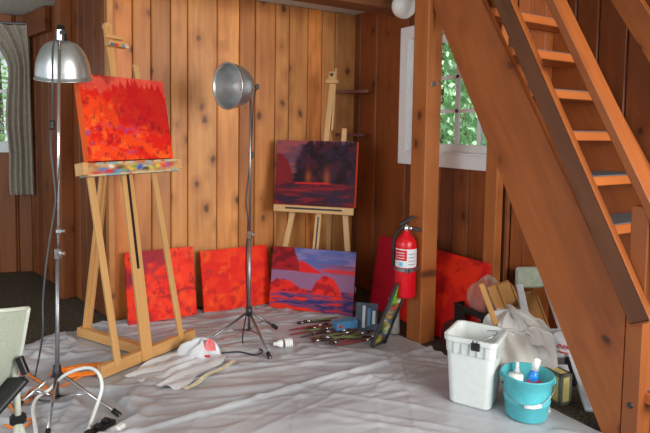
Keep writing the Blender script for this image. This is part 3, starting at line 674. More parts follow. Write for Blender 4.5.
# ================================================================== far easel
C2e = C2+b2*.115; T2 = math.radians(6.5)
def E2(u, z, off=0): return C2e + u2*u + b2*(z*math.tan(T2)+off) + zz*z
tr2 = b2*math.sin(T2)+zz*math.cos(T2); nb2 = b2*math.cos(T2)-zz*math.sin(T2)
def easel_two():
    t = thing('easel', 'slim pale wooden easel standing in the far corner under the dark painting', 'easel', C2e)
    R = M['easel2']
    b = MB(); b.bar(E2(-.345, .015), E2(-.205, .83), .045, .02, u2); b.build('leg', R, t)
    b = MB(); b.bar(E2(.30, .015), E2(.205, .83), .045, .02, u2); b.build('leg', R, t)
    b = MB(); b.bar(E2(-.03, .10), E2(.015, 1.10), .05, .022, u2); b.bar(E2(.0, .9, .024), E2(.055, 1.80, .024), .045, .022, u2); m = b.build('mast', R, t)
    b = MB(); b.bar(E2(.072, 1.40, .02), E2(.079, 1.90, .02), .016, .02, u2); b.bar(E2(.165, 1.0, .02), E2(.172, 1.42, .02), .04, .02, u2); b.build('upright_slat', R, t)
    b = MB(); b.bar(E2(-.02, .28, -.013), E2(.0, .72, -.013), .012, .004, u2, bevel=0); b.build('ratchet_strip', M['dsteel'], m)
    b = MB(); b.bar(C2e+b2*.42+zz*.01, E2(.03, 1.45, .05), .04, .022, u2); b.build('rear_leg', R, t)
    b = MB(); b.bar(E2(-.335, .185, -.02), E2(.33, .185, -.02), .04, .018, zz); b.build('cross_bar', R, t)
    b = MB(); b.bar(E2(-.35, .785, -.09), E2(.30, .785, -.09), .055, .02, zz); b.bar(E2(-.33, .795, -.046), E2(.285, .795, -.046), .02, .068, zz); l = b.build('ledge', R, t)
    b = MB(); b.bar(E2(-.25, .79, -.102), E2(.21, .79, -.102), .014, .006, zz)
    b.build('ledge_groove', M['dsteel'], l)
    b = MB(); b.obox(E2(.06, 1.79, .0), (.095, .03, .06), (u2, tr2, nb2)); b.obox(E2(.055, 1.835, .005), (.055, .07, .03), (u2, tr2, nb2)); k = b.build('canvas_clamp', R, t)
    b = MB(); b.lathe(E2(.055, 1.845, -.012), -nb2, [(0, .012), (.012, .01), (.014, 0)], 12); b.build('knob', M['dsteel'], k)
easel_two()
painting('painting', 'dark maroon painting of trees at dusk on the far easel', E2(-.355, .812, -.078), E2(.30, .812, -.078), E2(-.32, 1.318, -.070), paint_dusk, depth=.06, res=(120, 96), edge=(246, 84, 36))

# ================================================================== lamps on stands
def lamp(name, label, base, top, dome_c, dome_axis, R_, dh, feet, hub, cord, extras, polemat):
    """dome_c = apex (socket end); dome_axis = direction the opening faces"""
    t = thing(name, label, 'lamp', base)
    base = V(base); top = V(top); ax = V(dome_axis).normalized(); ap = V(dome_c); hub = V(hub)
    mid = base.lerp(top, .5)
    b = MB(); b.tube([base+zz*.02, hub.lerp(top, .35)], .0105, 12); b.build('lower_pole', M['steel'], t, smooth=True)
    b = MB(); b.tube([hub.lerp(top, .33), top], .0075, 12); b.build('upper_pole', polemat, t, smooth=True)
    b = MB(); q = hub.lerp(top, .35); b.lathe(q-zz*.03, (0, 0, 1), [(.0, 0), (.017, 0), (.017, .05), (0, .05)], 12); b.tube([q, q+RT*.035-UP*.004], [.006, .010]); b.build('pole_clamp', M['chrome'], t)
    for f in feet:
        f = V(f); o_ = f-base; k = base+o_*.5
        b = MB(); b.tube([hub, f+zz*.012], .008, 8); b.tube([base+zz*.03, hub.lerp(f, .5)], .005, 6); l = b.build('leg', polemat if f is not None else None, t, smooth=True)
        e = (f+zz*.012-hub).normalized()
        b = MB(); b.tube([f+zz*.014-e*.045, f+zz*.014], .0125, 10); b.build('rubber_foot', M['rubber'], l, smooth=True)
    b = MB(); b.lathe(hub-zz*.03, (0, 0, 1), [(0, 0), (.02, 0), (.022, .03), (.018, .06), (0, .06)], 14); b.build('leg_hub', M['dsteel'], t, smooth=True)
    # spun reflector
    prof = [(.024, -.0), (.03, .008)]
    for i in range(1, 15):
        a = i/14*PI/2; prof.append((.03+(R_-.03)*math.sin(a)**.9, .008+dh*(1-math.cos(a)**1.0)))
    prof += [(R_+.006, dh+.008), (R_+.007, dh+.014), (R_+.001, dh+.014)]
    prof += [(r_-.004, h_+.003) for r_, h_ in prof[-4::-1]]
    b = MB(); b.lathe(ap, ax, prof, 40); b.build('reflector', M['alu'], t, smooth=True)
    b = MB(); b.lathe(ap, -ax, [(.026, -.006), (.03, .0), (.028, .03), (.022, .036), (.020, .075), (.0, .078)], 18); b.build('socket', M['alu'] if extras.get('alusocket') else M['black'], t, smooth=True)
    b = MB(); bl_ = ap+ax*.085; pr = [(.013, -.075), (.014, -.03)] + [(.034*math.sin(a), -.034*math.cos(a)) for a in [PI*(.25+.75*i/8) for i in range(9)]]
    b.lathe(bl_, ax, pr, 18); b.build('bulb', M['opal'], t, smooth=True)
    # swivel bracket between pole top and socket
    sk = ap-ax*.035
    b = MB(); b.tube([top, top.lerp(sk, .5)+zz*.012, sk], .009, 8); b.lathe(top-zz*.035, (0, 0, 1), [(0, 0), (.016, 0), (.016, .05), (0, .05)], 10); b.build('swivel_bracket', M['chrome'], t)
    b = MB(); b.tube([top-RT*.0, top+RT*.03-FW*.025], [.007, .012]); b.build('wing_knob', M['black'], t)
    if cord:
        b = MB(); b.tube(smooth_path(cord), .0048, 6); c_ = b.build('cord', extras['cordmat'], t, smooth=True)
        if extras.get('switch'):
            s_ = V(extras['switch']); b = MB(); b.obox(s_, (.028, .024, .05), bevel=.008); b.build('cord_switch', M['black'], c_)
    for ex in extras.get('knobs', []):
        b = MB(); b.obox(V(ex), (.03, .03, .03), bevel=.008); b.tube([V(ex), V(ex)+RT*.03], [.005, .008]); b.build('pole_knob', M['chrome'], t)
    return t
D1 = 2.84
base1 = V(fl(57, 402)); top1 = V(dep(59.5, 33, D1))
apex1 = dep(61.5, 39.5, D1+.155)
cordpts = [dep(57, 33, D1+.02), dep(53, 48, D1-.03), dep(52.5, 80, D1-.16), dep(52, 122, D1-.05), dep(51, 150, D1), dep(55.5, 195, D1), dep(54, 212, D1), dep(47, 258, D1), dep(43, 300, D1), dep(42.5, 335, D1), fl(36, 372, .025), fl(30, 395, .025), fl(48, 401, .02), fl(60, 397, .02), fl(52, 391, .02), fl(28, 398, .02), fl(8, 395, .02)]
lamp('studio_lamp', 'silver dome lamp on a tall chrome stand in the left foreground', base1, top1, apex1, V((.06, .20, -1)), .142, .20,
     [fl(120, 418), fl(14, 412), fl(47, 441)], dep(57, 371, D1), cordpts, dict(cordmat=M['grey'], switch=dep(52, 125, D1-.05), knobs=[dep(59, 231, D1)], alusocket=False), M['chrome'])
D2 = 4.0
base2 = fl(249, 334); top2 = V((base2.x, base2.y, dep(251, 88, (base2-O).dot(FW)).z))
d2 = (base2-O).dot(FW)
dtop = (top2-O).dot(FW)
apex2 = dep(249, 86.5, dtop)
axv = (RT*-.66 - FW*.74 - UP*.10)
cord2 = [apex2-axv.normalized()*.07, top2-zz*.10+RT*.02, dep(251, 150, d2-.03), dep(250, 165, d2), dep(246, 200, d2), dep(248, 222, d2-.02), dep(246, 262, d2), dep(247, 306, d2), fl(243, 344, .02), fl(262, 350, .02), fl(256, 355, .02), fl(240, 352, .02), fl(222, 353, .02)]
lamp('studio_lamp', 'open silver reflector lamp on a slim stand before the back wall', base2, top2, apex2, axv, .146, .17,
     [fl(270, 360), fl(277, 330), fl(196, 351)], V((base2.x, base2.y, .16)), cord2, dict(cordmat=M['dsteel'], switch=dep(251, 155, d2-.03), knobs=[dep(248.5, 218, d2)], alusocket=True), M['steel'])

# ================================================================== fire extinguisher
def extinguisher():
    c = V((2.338, 2.785, .32)); t = thing('fire_extinguisher', 'red fire extinguisher strapped to the wooden post', 'fire extinguisher', c); r = .070
    b = MB(); b.lathe(c, zz, [(0, .012), (.05, .004), (r-.006, 0), (r, .012), (r, .335), (r*.97, .36), (r*.82, .385), (r*.55, .405), (.026, .415), (.026, .435), (0, .435)], 32); b.build('cylinder', M['red'], t, smooth=True)
    # printed label: a wrapped strip facing the room
    vd = (V((0, 0, c.z))-V((c.x, c.y, c.z))); a0 = math.atan2(vd.y, vd.x)
    def strip(a, e, z0, z1, rr, m, n, par=t):
        b = MB(); b.grid(lambda u, v: c+V((rr*math.cos(a0+a+(e-a)*u), rr*math.sin(a0+a+(e-a)*u), z0+(z1-z0)*v)), 14, 1); return b.build(n, m, par, smooth=True)
    lb = strip(-1.2, 1.45, .205, .325, r+.0012, M['labelw'], 'label')
    strip(-1.2, .12, .250, .318, r+.002, M['redp'], 'label_panel', lb)
    strip(-.62, -.25, .212, .240, r+.002, M['bluep'], 'label_picture', lb)
    for k in range(3): strip(-1.0, -.1, .264+.017*k, .268+.017*k, r+.0026, M['labelw'], 'label_line', lb)
    for k in range(4): strip(.25, .95, .225+.022*k, .229+.022*k, r+.002, M['greyc'], 'label_line', lb)
    b = MB(); b.lathe(c+zz*.178, zz, [(r+.001, 0), (r+.005, 0), (r+.005, .022), (r+.001, .022)], 32); b.obox(c+V((-.035, -.068, .189)), (.03, .02, .03), bevel=.003); b.box((2.38, 2.74, .50), (2.416, 2.83, .518)); b.build('strap', M['steel'], t)
    b = MB(); b.lathe(c+zz*.43, zz, [(0, 0), (.02, 0), (.02, .02), (.016, .05), (0, .052)], 14); b.sphere(c+V((.01, -.03, .455)), .014, 10); b.build('valve', M['chrome'], t, smooth=True)
    R_ = RT
    b = MB(); p = c+zz*.475
    b.bar(p-R_*.045+zz*.0, p+R_*.05+zz*.055, .028, .020, FW); b.bar(p-R_*.035-zz*.014, p+R_*.095-zz*.034, .028, .020, FW); b.build('squeeze_lever', M['black'], t)
    b = MB(); b.tube(smooth_path([p-R_*.005-zz*.025, p-R_*.045-zz*.035, c-R_*.078+zz*.38, c-R_*.081+zz*.28, c-R_*.08+zz*.20]), .010, 8); b.build('hose', M['black'], t, smooth=True)
extinguisher()

# ================================================================== pails
def white_pail():
    Fp, Lp, Rp = V(fl(487, 413)), V(fl(456, 401)), V(fl(508, 407.5))
    ctr = V((2.127, 2.055, .006)); ex = V((.46, -.89, 0)); 
    ex = (Rp-Fp); ex.z = 0; ex = V((.88, .47, 0)).normalized(); ey = V((-ex.y, ex.x, 0)); Hh = .36; h0, h1 = .106, .127
    ctr = Fp + ex*h0*1.0 + ey*h0*.9 + zz*.006
    t = thing('pail', 'square white plastic pail with a clip on its rim, standing on the drop cloth', 'bucket', ctr)
    def ring(h, z, n=6, rc=.035):
        out = []
        for q in range(4):
            cx, cy = [(1, 1), (-1, 1), (-1, -1), (1, -1)][q]
            for k in range(n+1):
                a = (q*90+90*k/n)*PI/180; out.append(ctr+ex*(cx*(h-rc)+rc*math.cos(a))+ey*(cy*(h-rc)+rc*math.sin(a))+zz*z)
        return out
    def loft(rings):
        b = MB(); n = len(rings[0]); vs = [p for r_ in rings for p in r_]
        fs = [[i*n+k, i*n+(k+1) % n, (i+1)*n+(k+1) % n, (i+1)*n+k] for i in range(len(rings)-1) for k in range(n)]
        fs += [list(range(n)), [(len(rings)-1)*n+k for k in range(n)]]; return b.add(vs, fs)
    hz = lambda z: h0+(h1-h0)*z/Hh
    R_ = [ring(h0-.006, 0), ring(h0, .008), ring(hz(.27), .27), ring(hz(.27)+.004, .274), ring(hz(.33)+.004, .33), ring(hz(.335)+.009, .335), ring(h1+.009, Hh), ring(h1-.002, Hh), ring(hz(.3)-.004, .3), ring(h0-.004, .012)]
    b = loft(R_)
    for k in range(5):
        for s_ in (-1, 1):
            off = -.08+.04*k
            b.obox(ctr-ey*(hz(.3)+.004)+ex*off+zz*.302, (.006, .008, .06), (ex, ey, zz), bevel=0); b.obox(ctr-ex*(hz(.3)+.004)+ey*off+zz*.302, (.008, .006, .06), (ex, ey, zz), bevel=0)
    b.build('pail_body', M['pailwhite'], t, smooth=False)
    e0 = ctr-ex*(h1+.008)+zz*.315; e1 = ctr+ex*(h1+.008)+zz*.315
    b = MB(); b.tube(smooth_path([ctr+ex*(h1+.011)-ey*.0+zz*.318, ctr+ex*.10-ey*.06+zz*.345, ctr+ex*.03-ey*.10+zz*.368, ctr-ex*.06-ey*.10+zz*.372, ctr-ex*(h1+.006)+zz*.33]), .0025, 6); b.build('wire_handle', M['steel'], t)
    p = V(fl(468.5, 347.5, .345)); p = ctr-ex*(h1*.52)*0+(-ex*.0)+zz*.34
    fc = ctr-ex*(h1+.013)-ey*.035+zz*.33
    c_ = MB(); c_.obox(fc, (.012, .045, .04), (ex, ey, zz), bevel=.004); c_.tube([fc+zz*.01-ex*.008, fc+zz*.035-ex*.014+ey*.012], .003); c_.tube([fc+zz*.01-ex*.008, fc+zz*.035-ex*.014-ey*.012], .003)
    tag(c_.build('binder_clip', M['black']), 'black binder clip gripping the white pail rim', 'clip')
    return t
white_pail()
def teal_pail():
    c = V(fl(526, 416)); c.z = .008; t = thing('bucket', 'round teal plastic bucket holding paint bottles, beside the white pail', 'bucket', c); r0, r1, h = .099, .122, .215
    b = MB(); b.lathe(c, zz, [(0, 0), (r0-.006, 0), (r0, .008), (r0+(r1-r0)*.35, .08), (r0+(r1-r0)*.36+.003, .083), (r0+(r1-r0)*.40+.003, .09), (r0+(r1-r0)*.41, .093), (r0+(r1-r0)*.76, .178), (r0+(r1-r0)*.77+.004, .182), (r1-.001, h-.008), (r1+.004, h-.004), (r1+.002, h), (r1-.005, h), (r0+.0, .02), (0, .02)], 44); b.build('bucket_body', M['teal'], t, smooth=True)
    # bail handle hanging down the front
    to = V((-c.x, -c.y, 0)).normalized(); sd = V((-to.y, to.x, 0)); sd = sd if sd.dot(RT) > 0 else -sd
    pts = []
    for k in range(13):
        a = PI*k/12; rr = r1+.012
        pts.append(c+(-sd*math.cos(a)+to*math.sin(a))*(rr-.014*math.sin(a))+zz*(.19-.095*math.sin(a)+.0))
    b = MB(); b.tube(pts, .0025, 6); hd = b.build('wire_handle', M['steel'], t, smooth=True)
    b = MB(); i0, i1 = pts[6], pts[8]; b.tube([pts[6]+to*.004-sd*.01, pts[7]+to*.004, pts[8]+to*.004+sd*.005], .009, 10); b.build('grip', M['whitep'], hd, smooth=True)
    for s_ in (-1, 1):
        b = MB(); b.obox(c+sd*s_*(r1+.003)+zz*.19, (.02, .012, .03), (to, sd, zz), bevel=.004); b.build('handle_lug', M['teal'], t)
    # contents
    bt = thing('paint_bottle', 'blue paint bottle with white cap leaning in the teal bucket', 'bottle', c+zz*.025)
    p0 = c-sd*.005+zz*.03-to*.0; p1 = p0+(sd*.045+zz*.245-to*.015); a = (p1-p0).normalized()
    b = MB(); b.lathe(p0, a, [(0, 0), (.026, 0), (.027, .01), (.027, .17), (.02, .19), (.012, .2), (0, .2)], 18); b.build('bottle_body', M['bluebottle'], bt, smooth=True)
    b = MB(); b.lathe(p0, a, [(.0, .2), (.018, .2), (.018, .255), (.012, .262), (0, .262)], 16); b.build('cap', M['whitep'], bt, smooth=True)
    jr = thing('jar', 'white lidded jar inside the teal bucket, left of the blue bottle', 'jar', c-sd*.055+to*.02+zz*.025)
    q = c-sd*.055+to*.02+zz*.025
    b = MB(); b.lathe(q, zz, [(0, 0), (.033, 0), (.034, .155), (0, .155)], 20); b.build('jar_body', M['labelw'], jr, smooth=True)
    b = MB(); b.lathe(q+zz*.155, zz, [(.036, 0), (.036, .022), (0, .024)], 20); b.build('lid', M['whitep'], jr, smooth=True)
    sl = thing('bottle', 'slim pale bottle at the back of the teal bucket', 'bottle', c-sd*.05-to*.05+zz*.025); q = c-sd*.05-to*.05+zz*.025
    b = MB(); b.lathe(q, zz, [(0, 0), (.02, 0), (.02, .16), (.009, .185), (.009, .215), (0, .216)], 14); b.build('bottle_body', M['labelw'], sl, smooth=True)
    cn = thing('paint_tin', 'red paint tin inside the teal bucket, right of the blue bottle', 'tin', c+sd*.035+to*.03+zz*.03); q = c+sd*.035+to*.03+zz*.03
    b = MB(); b.lathe(q, zz, [(0, 0), (.04, 0), (.04, .15), (.036, .153), (.034, .148), (0, .148)], 22); b.build('tin_body', M['redp'], cn, smooth=True)
teal_pail()

# ================================================================== under the stairs
def ladder():
    t = thing('step_ladder', 'folded metal step ladder with grey green top leaning beneath the stairs', 'ladder', (2.63, 1.73, 0))
    fr = V(fl(590, 413)); fr.z = .012; trt = V(onY(547, 284, 2.22)); trl = V(onY(519, 280, 2.30)); trl.z = trt.z
    wv = trl-trt; wn = wv.normalized(); flp = fr+V((wv.x, wv.y, 0))*1.25; flp.z = .012
    for nm, a, c_ in (('a', fr, trt), ('b', flp, trl)):
        b = MB(); b.bar(a, c_, .045, .022, wv); r_ = b.build('side_rail', M['ladderalu'], t)
        if nm == 'a':
            dv = (c_-a); b = MB(); b.bar(a+dv*.17+wn*.035, a+dv*.36+wn*.035, .02, .03, wv); b.build('rubber_grip', M['black'], r_)
    for f_ in (.28, .56):
        b = MB(); b.bar(fr.lerp(trt, f_), flp.lerp(trl, f_), .05, .02, trt-fr); b.build('step', M['ladderalu'], t)
    b = MB(); m_ = (trt+trl)/2+zz*.045; b.obox(m_, (wv.length+.05, .03, .135), (wn, wn.cross(zz), zz), bevel=.012); b.build('top_step', M['ladder'], t)
ladder()
def crate():
    hh = .30; A_, B_ = V(fl(455, 302, hh)), V(fl(494, 318, hh)); ex = (B_-A_).normalized(); w = (B_-A_).length; dp = .24; ey = V((-ex.y, ex.x, 0)); c = (A_+B_)/2+ey*dp/2; c.z = 0
    t = thing('crate', 'black plastic crate with a handle hole, holding a clear bag under the stairs', 'crate', c)
    b = MB(); th = .012
    for sgn in (-1, 1):
        o_ = c+ey*sgn*dp/2
        for z0, z1, a0_, a1_ in ((0, .19, -w/2, w/2), (.26, hh, -w/2, w/2), (.19, .26, -w/2, -.07), (.19, .26, .07, w/2)):
            b.obox(o_+ex*(a0_+a1_)/2+zz*(z0+z1)/2, (a1_-a0_, th, z1-z0), (ex, ey, zz), bevel=.002)
        b.obox(c+ex*sgn*(w/2-th/2)+zz*hh/2, (th, dp-th, hh), (ex, ey, zz), bevel=.002)
    b.obox(c+zz*.006, (w, dp, .012), (ex, ey, zz), bevel=0)
    b.build('crate_walls', M['black'], t)
    b = MB(); b.bar(c-ey*dp/2-ex*w/2+zz*(hh-.008)-ey*.006, c-ey*dp/2+ex*w/2+zz*(hh-.008)-ey*.006, .02, .016, zz); b.build('rim', M['black'], t)
    # clear plastic bag
    def bag(u, v):
        a = u*2*PI; th_ = v*PI*.98+.01; r_ = .105*(1+.14*math.sin(5*a+3*v)+.08*math.sin(9*a-5*v))
        return c+zz*.345+ex*(r_*1.1*math.sin(th_)*math.cos(a)-.01)+ey*(r_*.95*math.sin(th_)*math.sin(a))+zz*(.145*math.cos(th_)*(1+.12*math.sin(3*a)))
    b = MB(); b.grid(bag, 40, 24); tag(b.build('plastic_bag', M['plastic'], smooth=True), 'crumpled clear plastic bag bulging out of the black crate', 'bag')
crate()
def frames():
    labs = ['narrow wooden stretcher bar leaning beside the black crate', 'wooden stretcher frame leaning, leftmost of the leaning frames after the narrow bar', 'wooden stretcher frame leaning in the middle, half covered by the next frame', 'pale wooden panel leaning against the step ladder']
    spec = [((481, 284), (497, 332), .03, .02, 2.14), ((491, 286), (509, 335), .05, .025, 2.21), ((502, 283), (519, 335), .085, .03, 2.28), ((524, 292), (536, 330), .12, .03, 2.345)]
    for (tp, bt, w, th, y), lb in zip(spec, labs):
        T = V(onY(tp[0], tp[1], y)); dn = V(onY(bt[0], bt[1], y)) - T; k = (T.z-.012)/max(1e-3, -dn.z); Bq = T+dn*k
        Bq = Bq + V((0, -.03, 0)); sd = RT
        b = MB()
        if w < .04: b.bar(Bq, T, w, th, sd)
        else:
            dv = (T-Bq).normalized(); b.bar(Bq, T, w, th, sd)
            b.bar(Bq+sd*(w/2+.012), T+sd*(w/2+.012)-dv*.01, .012, th*1.4, sd)
        tag(b.build('stretcher_frame', M['stretch']), lb, 'frame')
frames()
def heap():
    c = V((2.63, 2.08, 0))
    pts = {}
    ex = V((.70, -.71, 0)).normalized(); ey = V((-ex.y, ex.x, 0))
    rr = np.random.default_rng(4)
    def f(u, v):
        a = u*2*PI; q = v
        sx_, sy_ = .205, .17
        top = .36
        r_ = math.sin(q*PI/2)**.75
        fold = 1+.09*math.sin(4*a+7*q)+.05*math.sin(9*a-4*q)+.03*math.sin(17*a+9*q)
        z = top*(math.cos(q*PI/2)**.85)*(1+.05*math.sin(6*a+q*5))+.012*math.sin(23*a+10*q)*q*(1-q)
        lean_ = .07*(z/top)
        return c+ex*(sx_*r_*fold*math.cos(a)-lean_)+ey*(sy_*r_*fold*math.sin(a))+zz*max(z, .006)
    b = MB(); b.grid(f, 110, 44)
    t = thing('folded_cloth', 'heap of folded off-white canvas cloth piled behind the pails', 'cloth', c)
    b.build('cloth_pile', M['heap'], t, smooth=True)
    # upper folded layers laid over the pile, with thick rolled hems
    def layer(org, a, b_, sag, seed):
        def g(u, v):
            p = org+a*u+b_*v
            return p+zz*(-sag*(2*u-1)**2-sag*.8*max(0, v-.55)**2*3+.012*math.sin(9*u+seed)*math.sin(5*v+seed)+.008*math.sin(21*u-6*v+seed))
        m = MB(); m.grid(g, 40, 30); m.grid(lambda u, v: g(u, v)-zz*.014, 40, 30)
        m.tube([g(u/20, 0)-zz*.007 for u in range(21)], .011, 8); m.tube([g(0, u/20)-zz*.007 for u in range(21)], .011, 8); m.tube([g(u/20, 1)-zz*.007 for u in range(21)], .011, 8)
        return m
    layer(c+V((-.14, .04, .33)), ex*.29+zz*-.03, -ey*.20+zz*-.13, .03, 1).build('cloth_fold', M['heap'], t, smooth=True)
    layer(c+V((-.02, .17, .405)), ex*.30+zz*-.12, -ey*.22+zz*-.05, .025, 3).build('cloth_fold', M['heap'], t, smooth=True)
    roll = MB(); p0, p1 = c-ey*.16-ex*.12+zz*.155, c-ey*.185+ex*.11+zz*.215
    roll.tube([p0.lerp(p1, k/12)+zz*.012*math.sin(k*1.7) for k in range(13)], [.025]+[.045+.006*math.sin(k*2.1) for k in range(11)]+[.03], 14); roll.build('cloth_roll', M['heap'], t, smooth=True)
heap()
def yellow_box():
    w, dp, h_ = .075, .20, .16; ex = V((1, -.12, 0)).normalized(); ey = V((-ex.y, ex.x, 0)); c0 = V(fl(560, 406))+ex*w/2+ey*dp/2; c0.z = 0
    t = thing('box', 'yellow box with grey edges on the floor right of the teal bucket', 'box', c0)
    b = MB(); b.obox(c0+zz*h_/2, (w, dp, h_), (ex, ey, zz), bevel=.003); b.build('box_body', M['yellow'], t)
    b = MB(); e = .016
    for sx_ in (-1, 1):
        for sy_ in (-1, 1): b.obox(c0+ex*sx_*(w/2-e/2+.002)+ey*sy_*(dp/2-e/2+.002)+zz*h_/2, (e, e, h_+.004), (ex, ey, zz), bevel=0)
        for z in (e/2-.001, h_-e/2+.002):
            b.obox(c0+ey*sx_*(dp/2-e/2+.002)+zz*z, (w+.003, e, e), (ex, ey, zz), bevel=0); b.obox(c0+ex*sx_*(w/2-e/2+.002)+zz*z, (e, dp, e), (ex, ey, zz), bevel=0)
    b.build('edge_binding', M['greyc'], t)
yellow_box()
def print_bag():
    c = V(fl(563, 386))+V((.04, .04, 0)); c.z = 0; t = thing('plastic_bag', 'whitish plastic bag with red lettering slumped behind the ladder rail', 'bag', c)
    def f(u, v):
        a = u*2*PI; r_ = .105*(1-.45*v**2)*(1+.07*math.sin(5*a+4*v)+.05*math.sin(11*a+7*v)); r_ = r_ if v < .97 else .02
        return c+RT*(r_*1.05*math.cos(a)+.0)+V((.5, .866, 0))*(r_*.6*math.sin(a))+zz*(.005+.29*v)
    b = MB(); b.grid(f, 48, 20); b.build('bag_film', M['film'], t, smooth=True)
    b = MB()
    def P(x, y): return c+RT*(x-.0)-V((.5, .866, 0))*.062+zz*(y-.01)
    for pts in ([(-.06, .235), (-.045, .25), (-.03, .228), (-.02, .245)], [(-.01, .22), (.0, .24), (.012, .222), (.02, .21)], [(-.05, .212), (-.03, .205), (-.01, .20), (.012, .19), (.03, .18)]):
        b.tube(smooth_path([P(*p) for p in pts], 5), .004, 5)
    b.build('red_lettering', M['redp'], t)
print_bag()
# dark red rag and brown rag between post and white pail
def rag(name, label, c, sx_, sy_, h_, mat, seed):
    c = V(c)
    def f(u, v):
        a = u*2*PI; r_ = math.sin(v*PI/2)**.7*(1+.13*math.sin(3*a+seed)+.07*math.sin(7*a+seed*2+3*v))
        return c+V((sx_*r_*math.cos(a), sy_*r_*math.sin(a), max(.004, h_*math.cos(v*PI/2)**.8*(1+.15*math.sin(4*a+5*v+seed)))))
    b = MB(); b.grid(f, 48, 16); return tag(b.build(name, mat, smooth=True), label, 'cloth')
rag('rag', 'dark red rag heaped on the floor behind the white pail', (2.66, 2.60, 0), .12, .10, .16, M['darkred'], 2)
rag('rag', 'dark brown rag at the foot of the extinguisher post', (2.54, 2.46, 0), .075, .12, .19, M['brown'], 5)
b = MB(); q = V((2.48, 2.29, .012)); b.lathe(q, zz, [(0, 0), (.03, 0), (.032, .05), (.026, .09), (.02, .10), (0, .10)], 18)
tag(b.build('jar', M['greycan'], smooth=True), 'small pale jar on the floor just left of the white pail', 'jar')
# little things on the steps
z = 1.415-.232*3+.005; y = 1.835-.13*3
b = MB(); b.obox((2.55, 1.52, z+.033), (.05, .06, .06), bevel=.004); tag(b.build('carton', M['yellow']), 'small cream carton on a low stair tread behind the rail', 'carton')

# ================================================================== things on the drop cloth
def spool():
    p = V(fl(284, 348)); p.z = 0; t = thing('light_bulb', 'white spiral energy saving bulb lying on the drop cloth', 'bulb', p)
    a = (RT*.96+FW*.28); a.z = 0; a.normalize(); c = p+zz*.032
    b = MB(); b.lathe(c-a*.01, -a, [(0, 0), (.024, 0), (.026, .012), (.02, .03), (.013, .036), (.013, .06), (0, .062)], 16); b.build('bulb_base', M['whitep'], t, smooth=True)
    b = MB(); n = V((-a.y, a.x, 0)); b.tube([c+a*(.004+.05*k/48)+(n*math.cos(k*.52)+zz*math.sin(k*.52))*.024 for k in range(49)], .0068, 6); b.build('spiral_tube', M['whitep'], t, smooth=True)
spool()
def pinkbag():
    p = V(fl(205, 356)); p.z = 0; t = thing('plastic_bag', 'crumpled white plastic bag with pink paper by the front easel foot', 'bag', p)
    ex = RT; ey = V((FW.x, FW.y, 0)).normalized()
    def f(u, v):
        a = u*2*PI; r_ = math.sin(v*PI/2)**.8*(1+.16*math.sin(4*a+1)+.10*math.sin(7*a+4*v))
        return p+ex*(.115*r_*math.cos(a)-.03)+ey*(.07*r_*math.sin(a))+zz*(.018+.075*math.cos(v*PI/2)*(1+.3*math.sin(5*a+6*v)))
    b = MB(); b.grid(f, 60, 18); b.build('bag_film', M['film'], t, smooth=True)
    def g(u, v):
        a = u*2*PI; r_ = math.sin(v*PI/2)**.8*(1+.2*math.sin(3*a+2))
        return p+ex*(.035*r_*math.cos(a)+.03)-ey*.02+ey*(.03*r_*math.sin(a))+zz*(.05+.055*math.cos(v*PI/2)*(1+.2*math.sin(5*a)))
    b = MB(); b.grid(g, 36, 10); b.build('pink_paper', M['pink'], t, smooth=True)
    b = MB(); b.obox(p+ex*.03-ey*.075+zz*.03, (.035, .012, .012), (ex, ey, zz)); b.build('red_tab', M['redp'], t)
pinkbag()
p0, p1 = V(fl(235, 361, .016)), V(fl(184, 390, .016)); dv = (p1-p0); sv = V((-dv.y, dv.x, 0)).normalized()
b = MB(); b.grid(lambda u, v: p0+dv*u+sv*((v-.5)*.03+.008*math.sin(u*9))+zz*(.006+.003*math.sin(u*14)), 30, 3); b.grid(lambda u, v: p0+dv*u+sv*((v-.5)*.03+.008*math.sin(u*9))+zz*(.003+.003*math.sin(u*14)), 30, 3)
tag(b.build('tape_strip', M['tape']), 'strip of cream paper tape lying on the drop cloth', 'tape')

pts = [V(fl(x, y)) for x, y in ((120, 381), (176, 394), (190, 347), (230, 357))]
def sheet_fn(dz):
    def f(u, v):
        p = pts[0].lerp(pts[1], u).lerp(pts[2].lerp(pts[3], u), v); p = p+V((.02*math.sin(v*11), .02*math.sin(u*9+v*3), 0))
        return V((p.x, p.y, .021+dz+.006*math.sin(u*10+v*7)+.005*math.sin(u*23-v*9)+.03*max(0, v-.75)*(1-u)))
    return f
b = MB(); b.grid(sheet_fn(0), 40, 40); b.grid(sheet_fn(-.002), 40, 40)
tag(b.build('plastic_sheet', M['film'], smooth=True), 'loose white plastic sheet spread in front of the big easel base', 'plastic sheet')
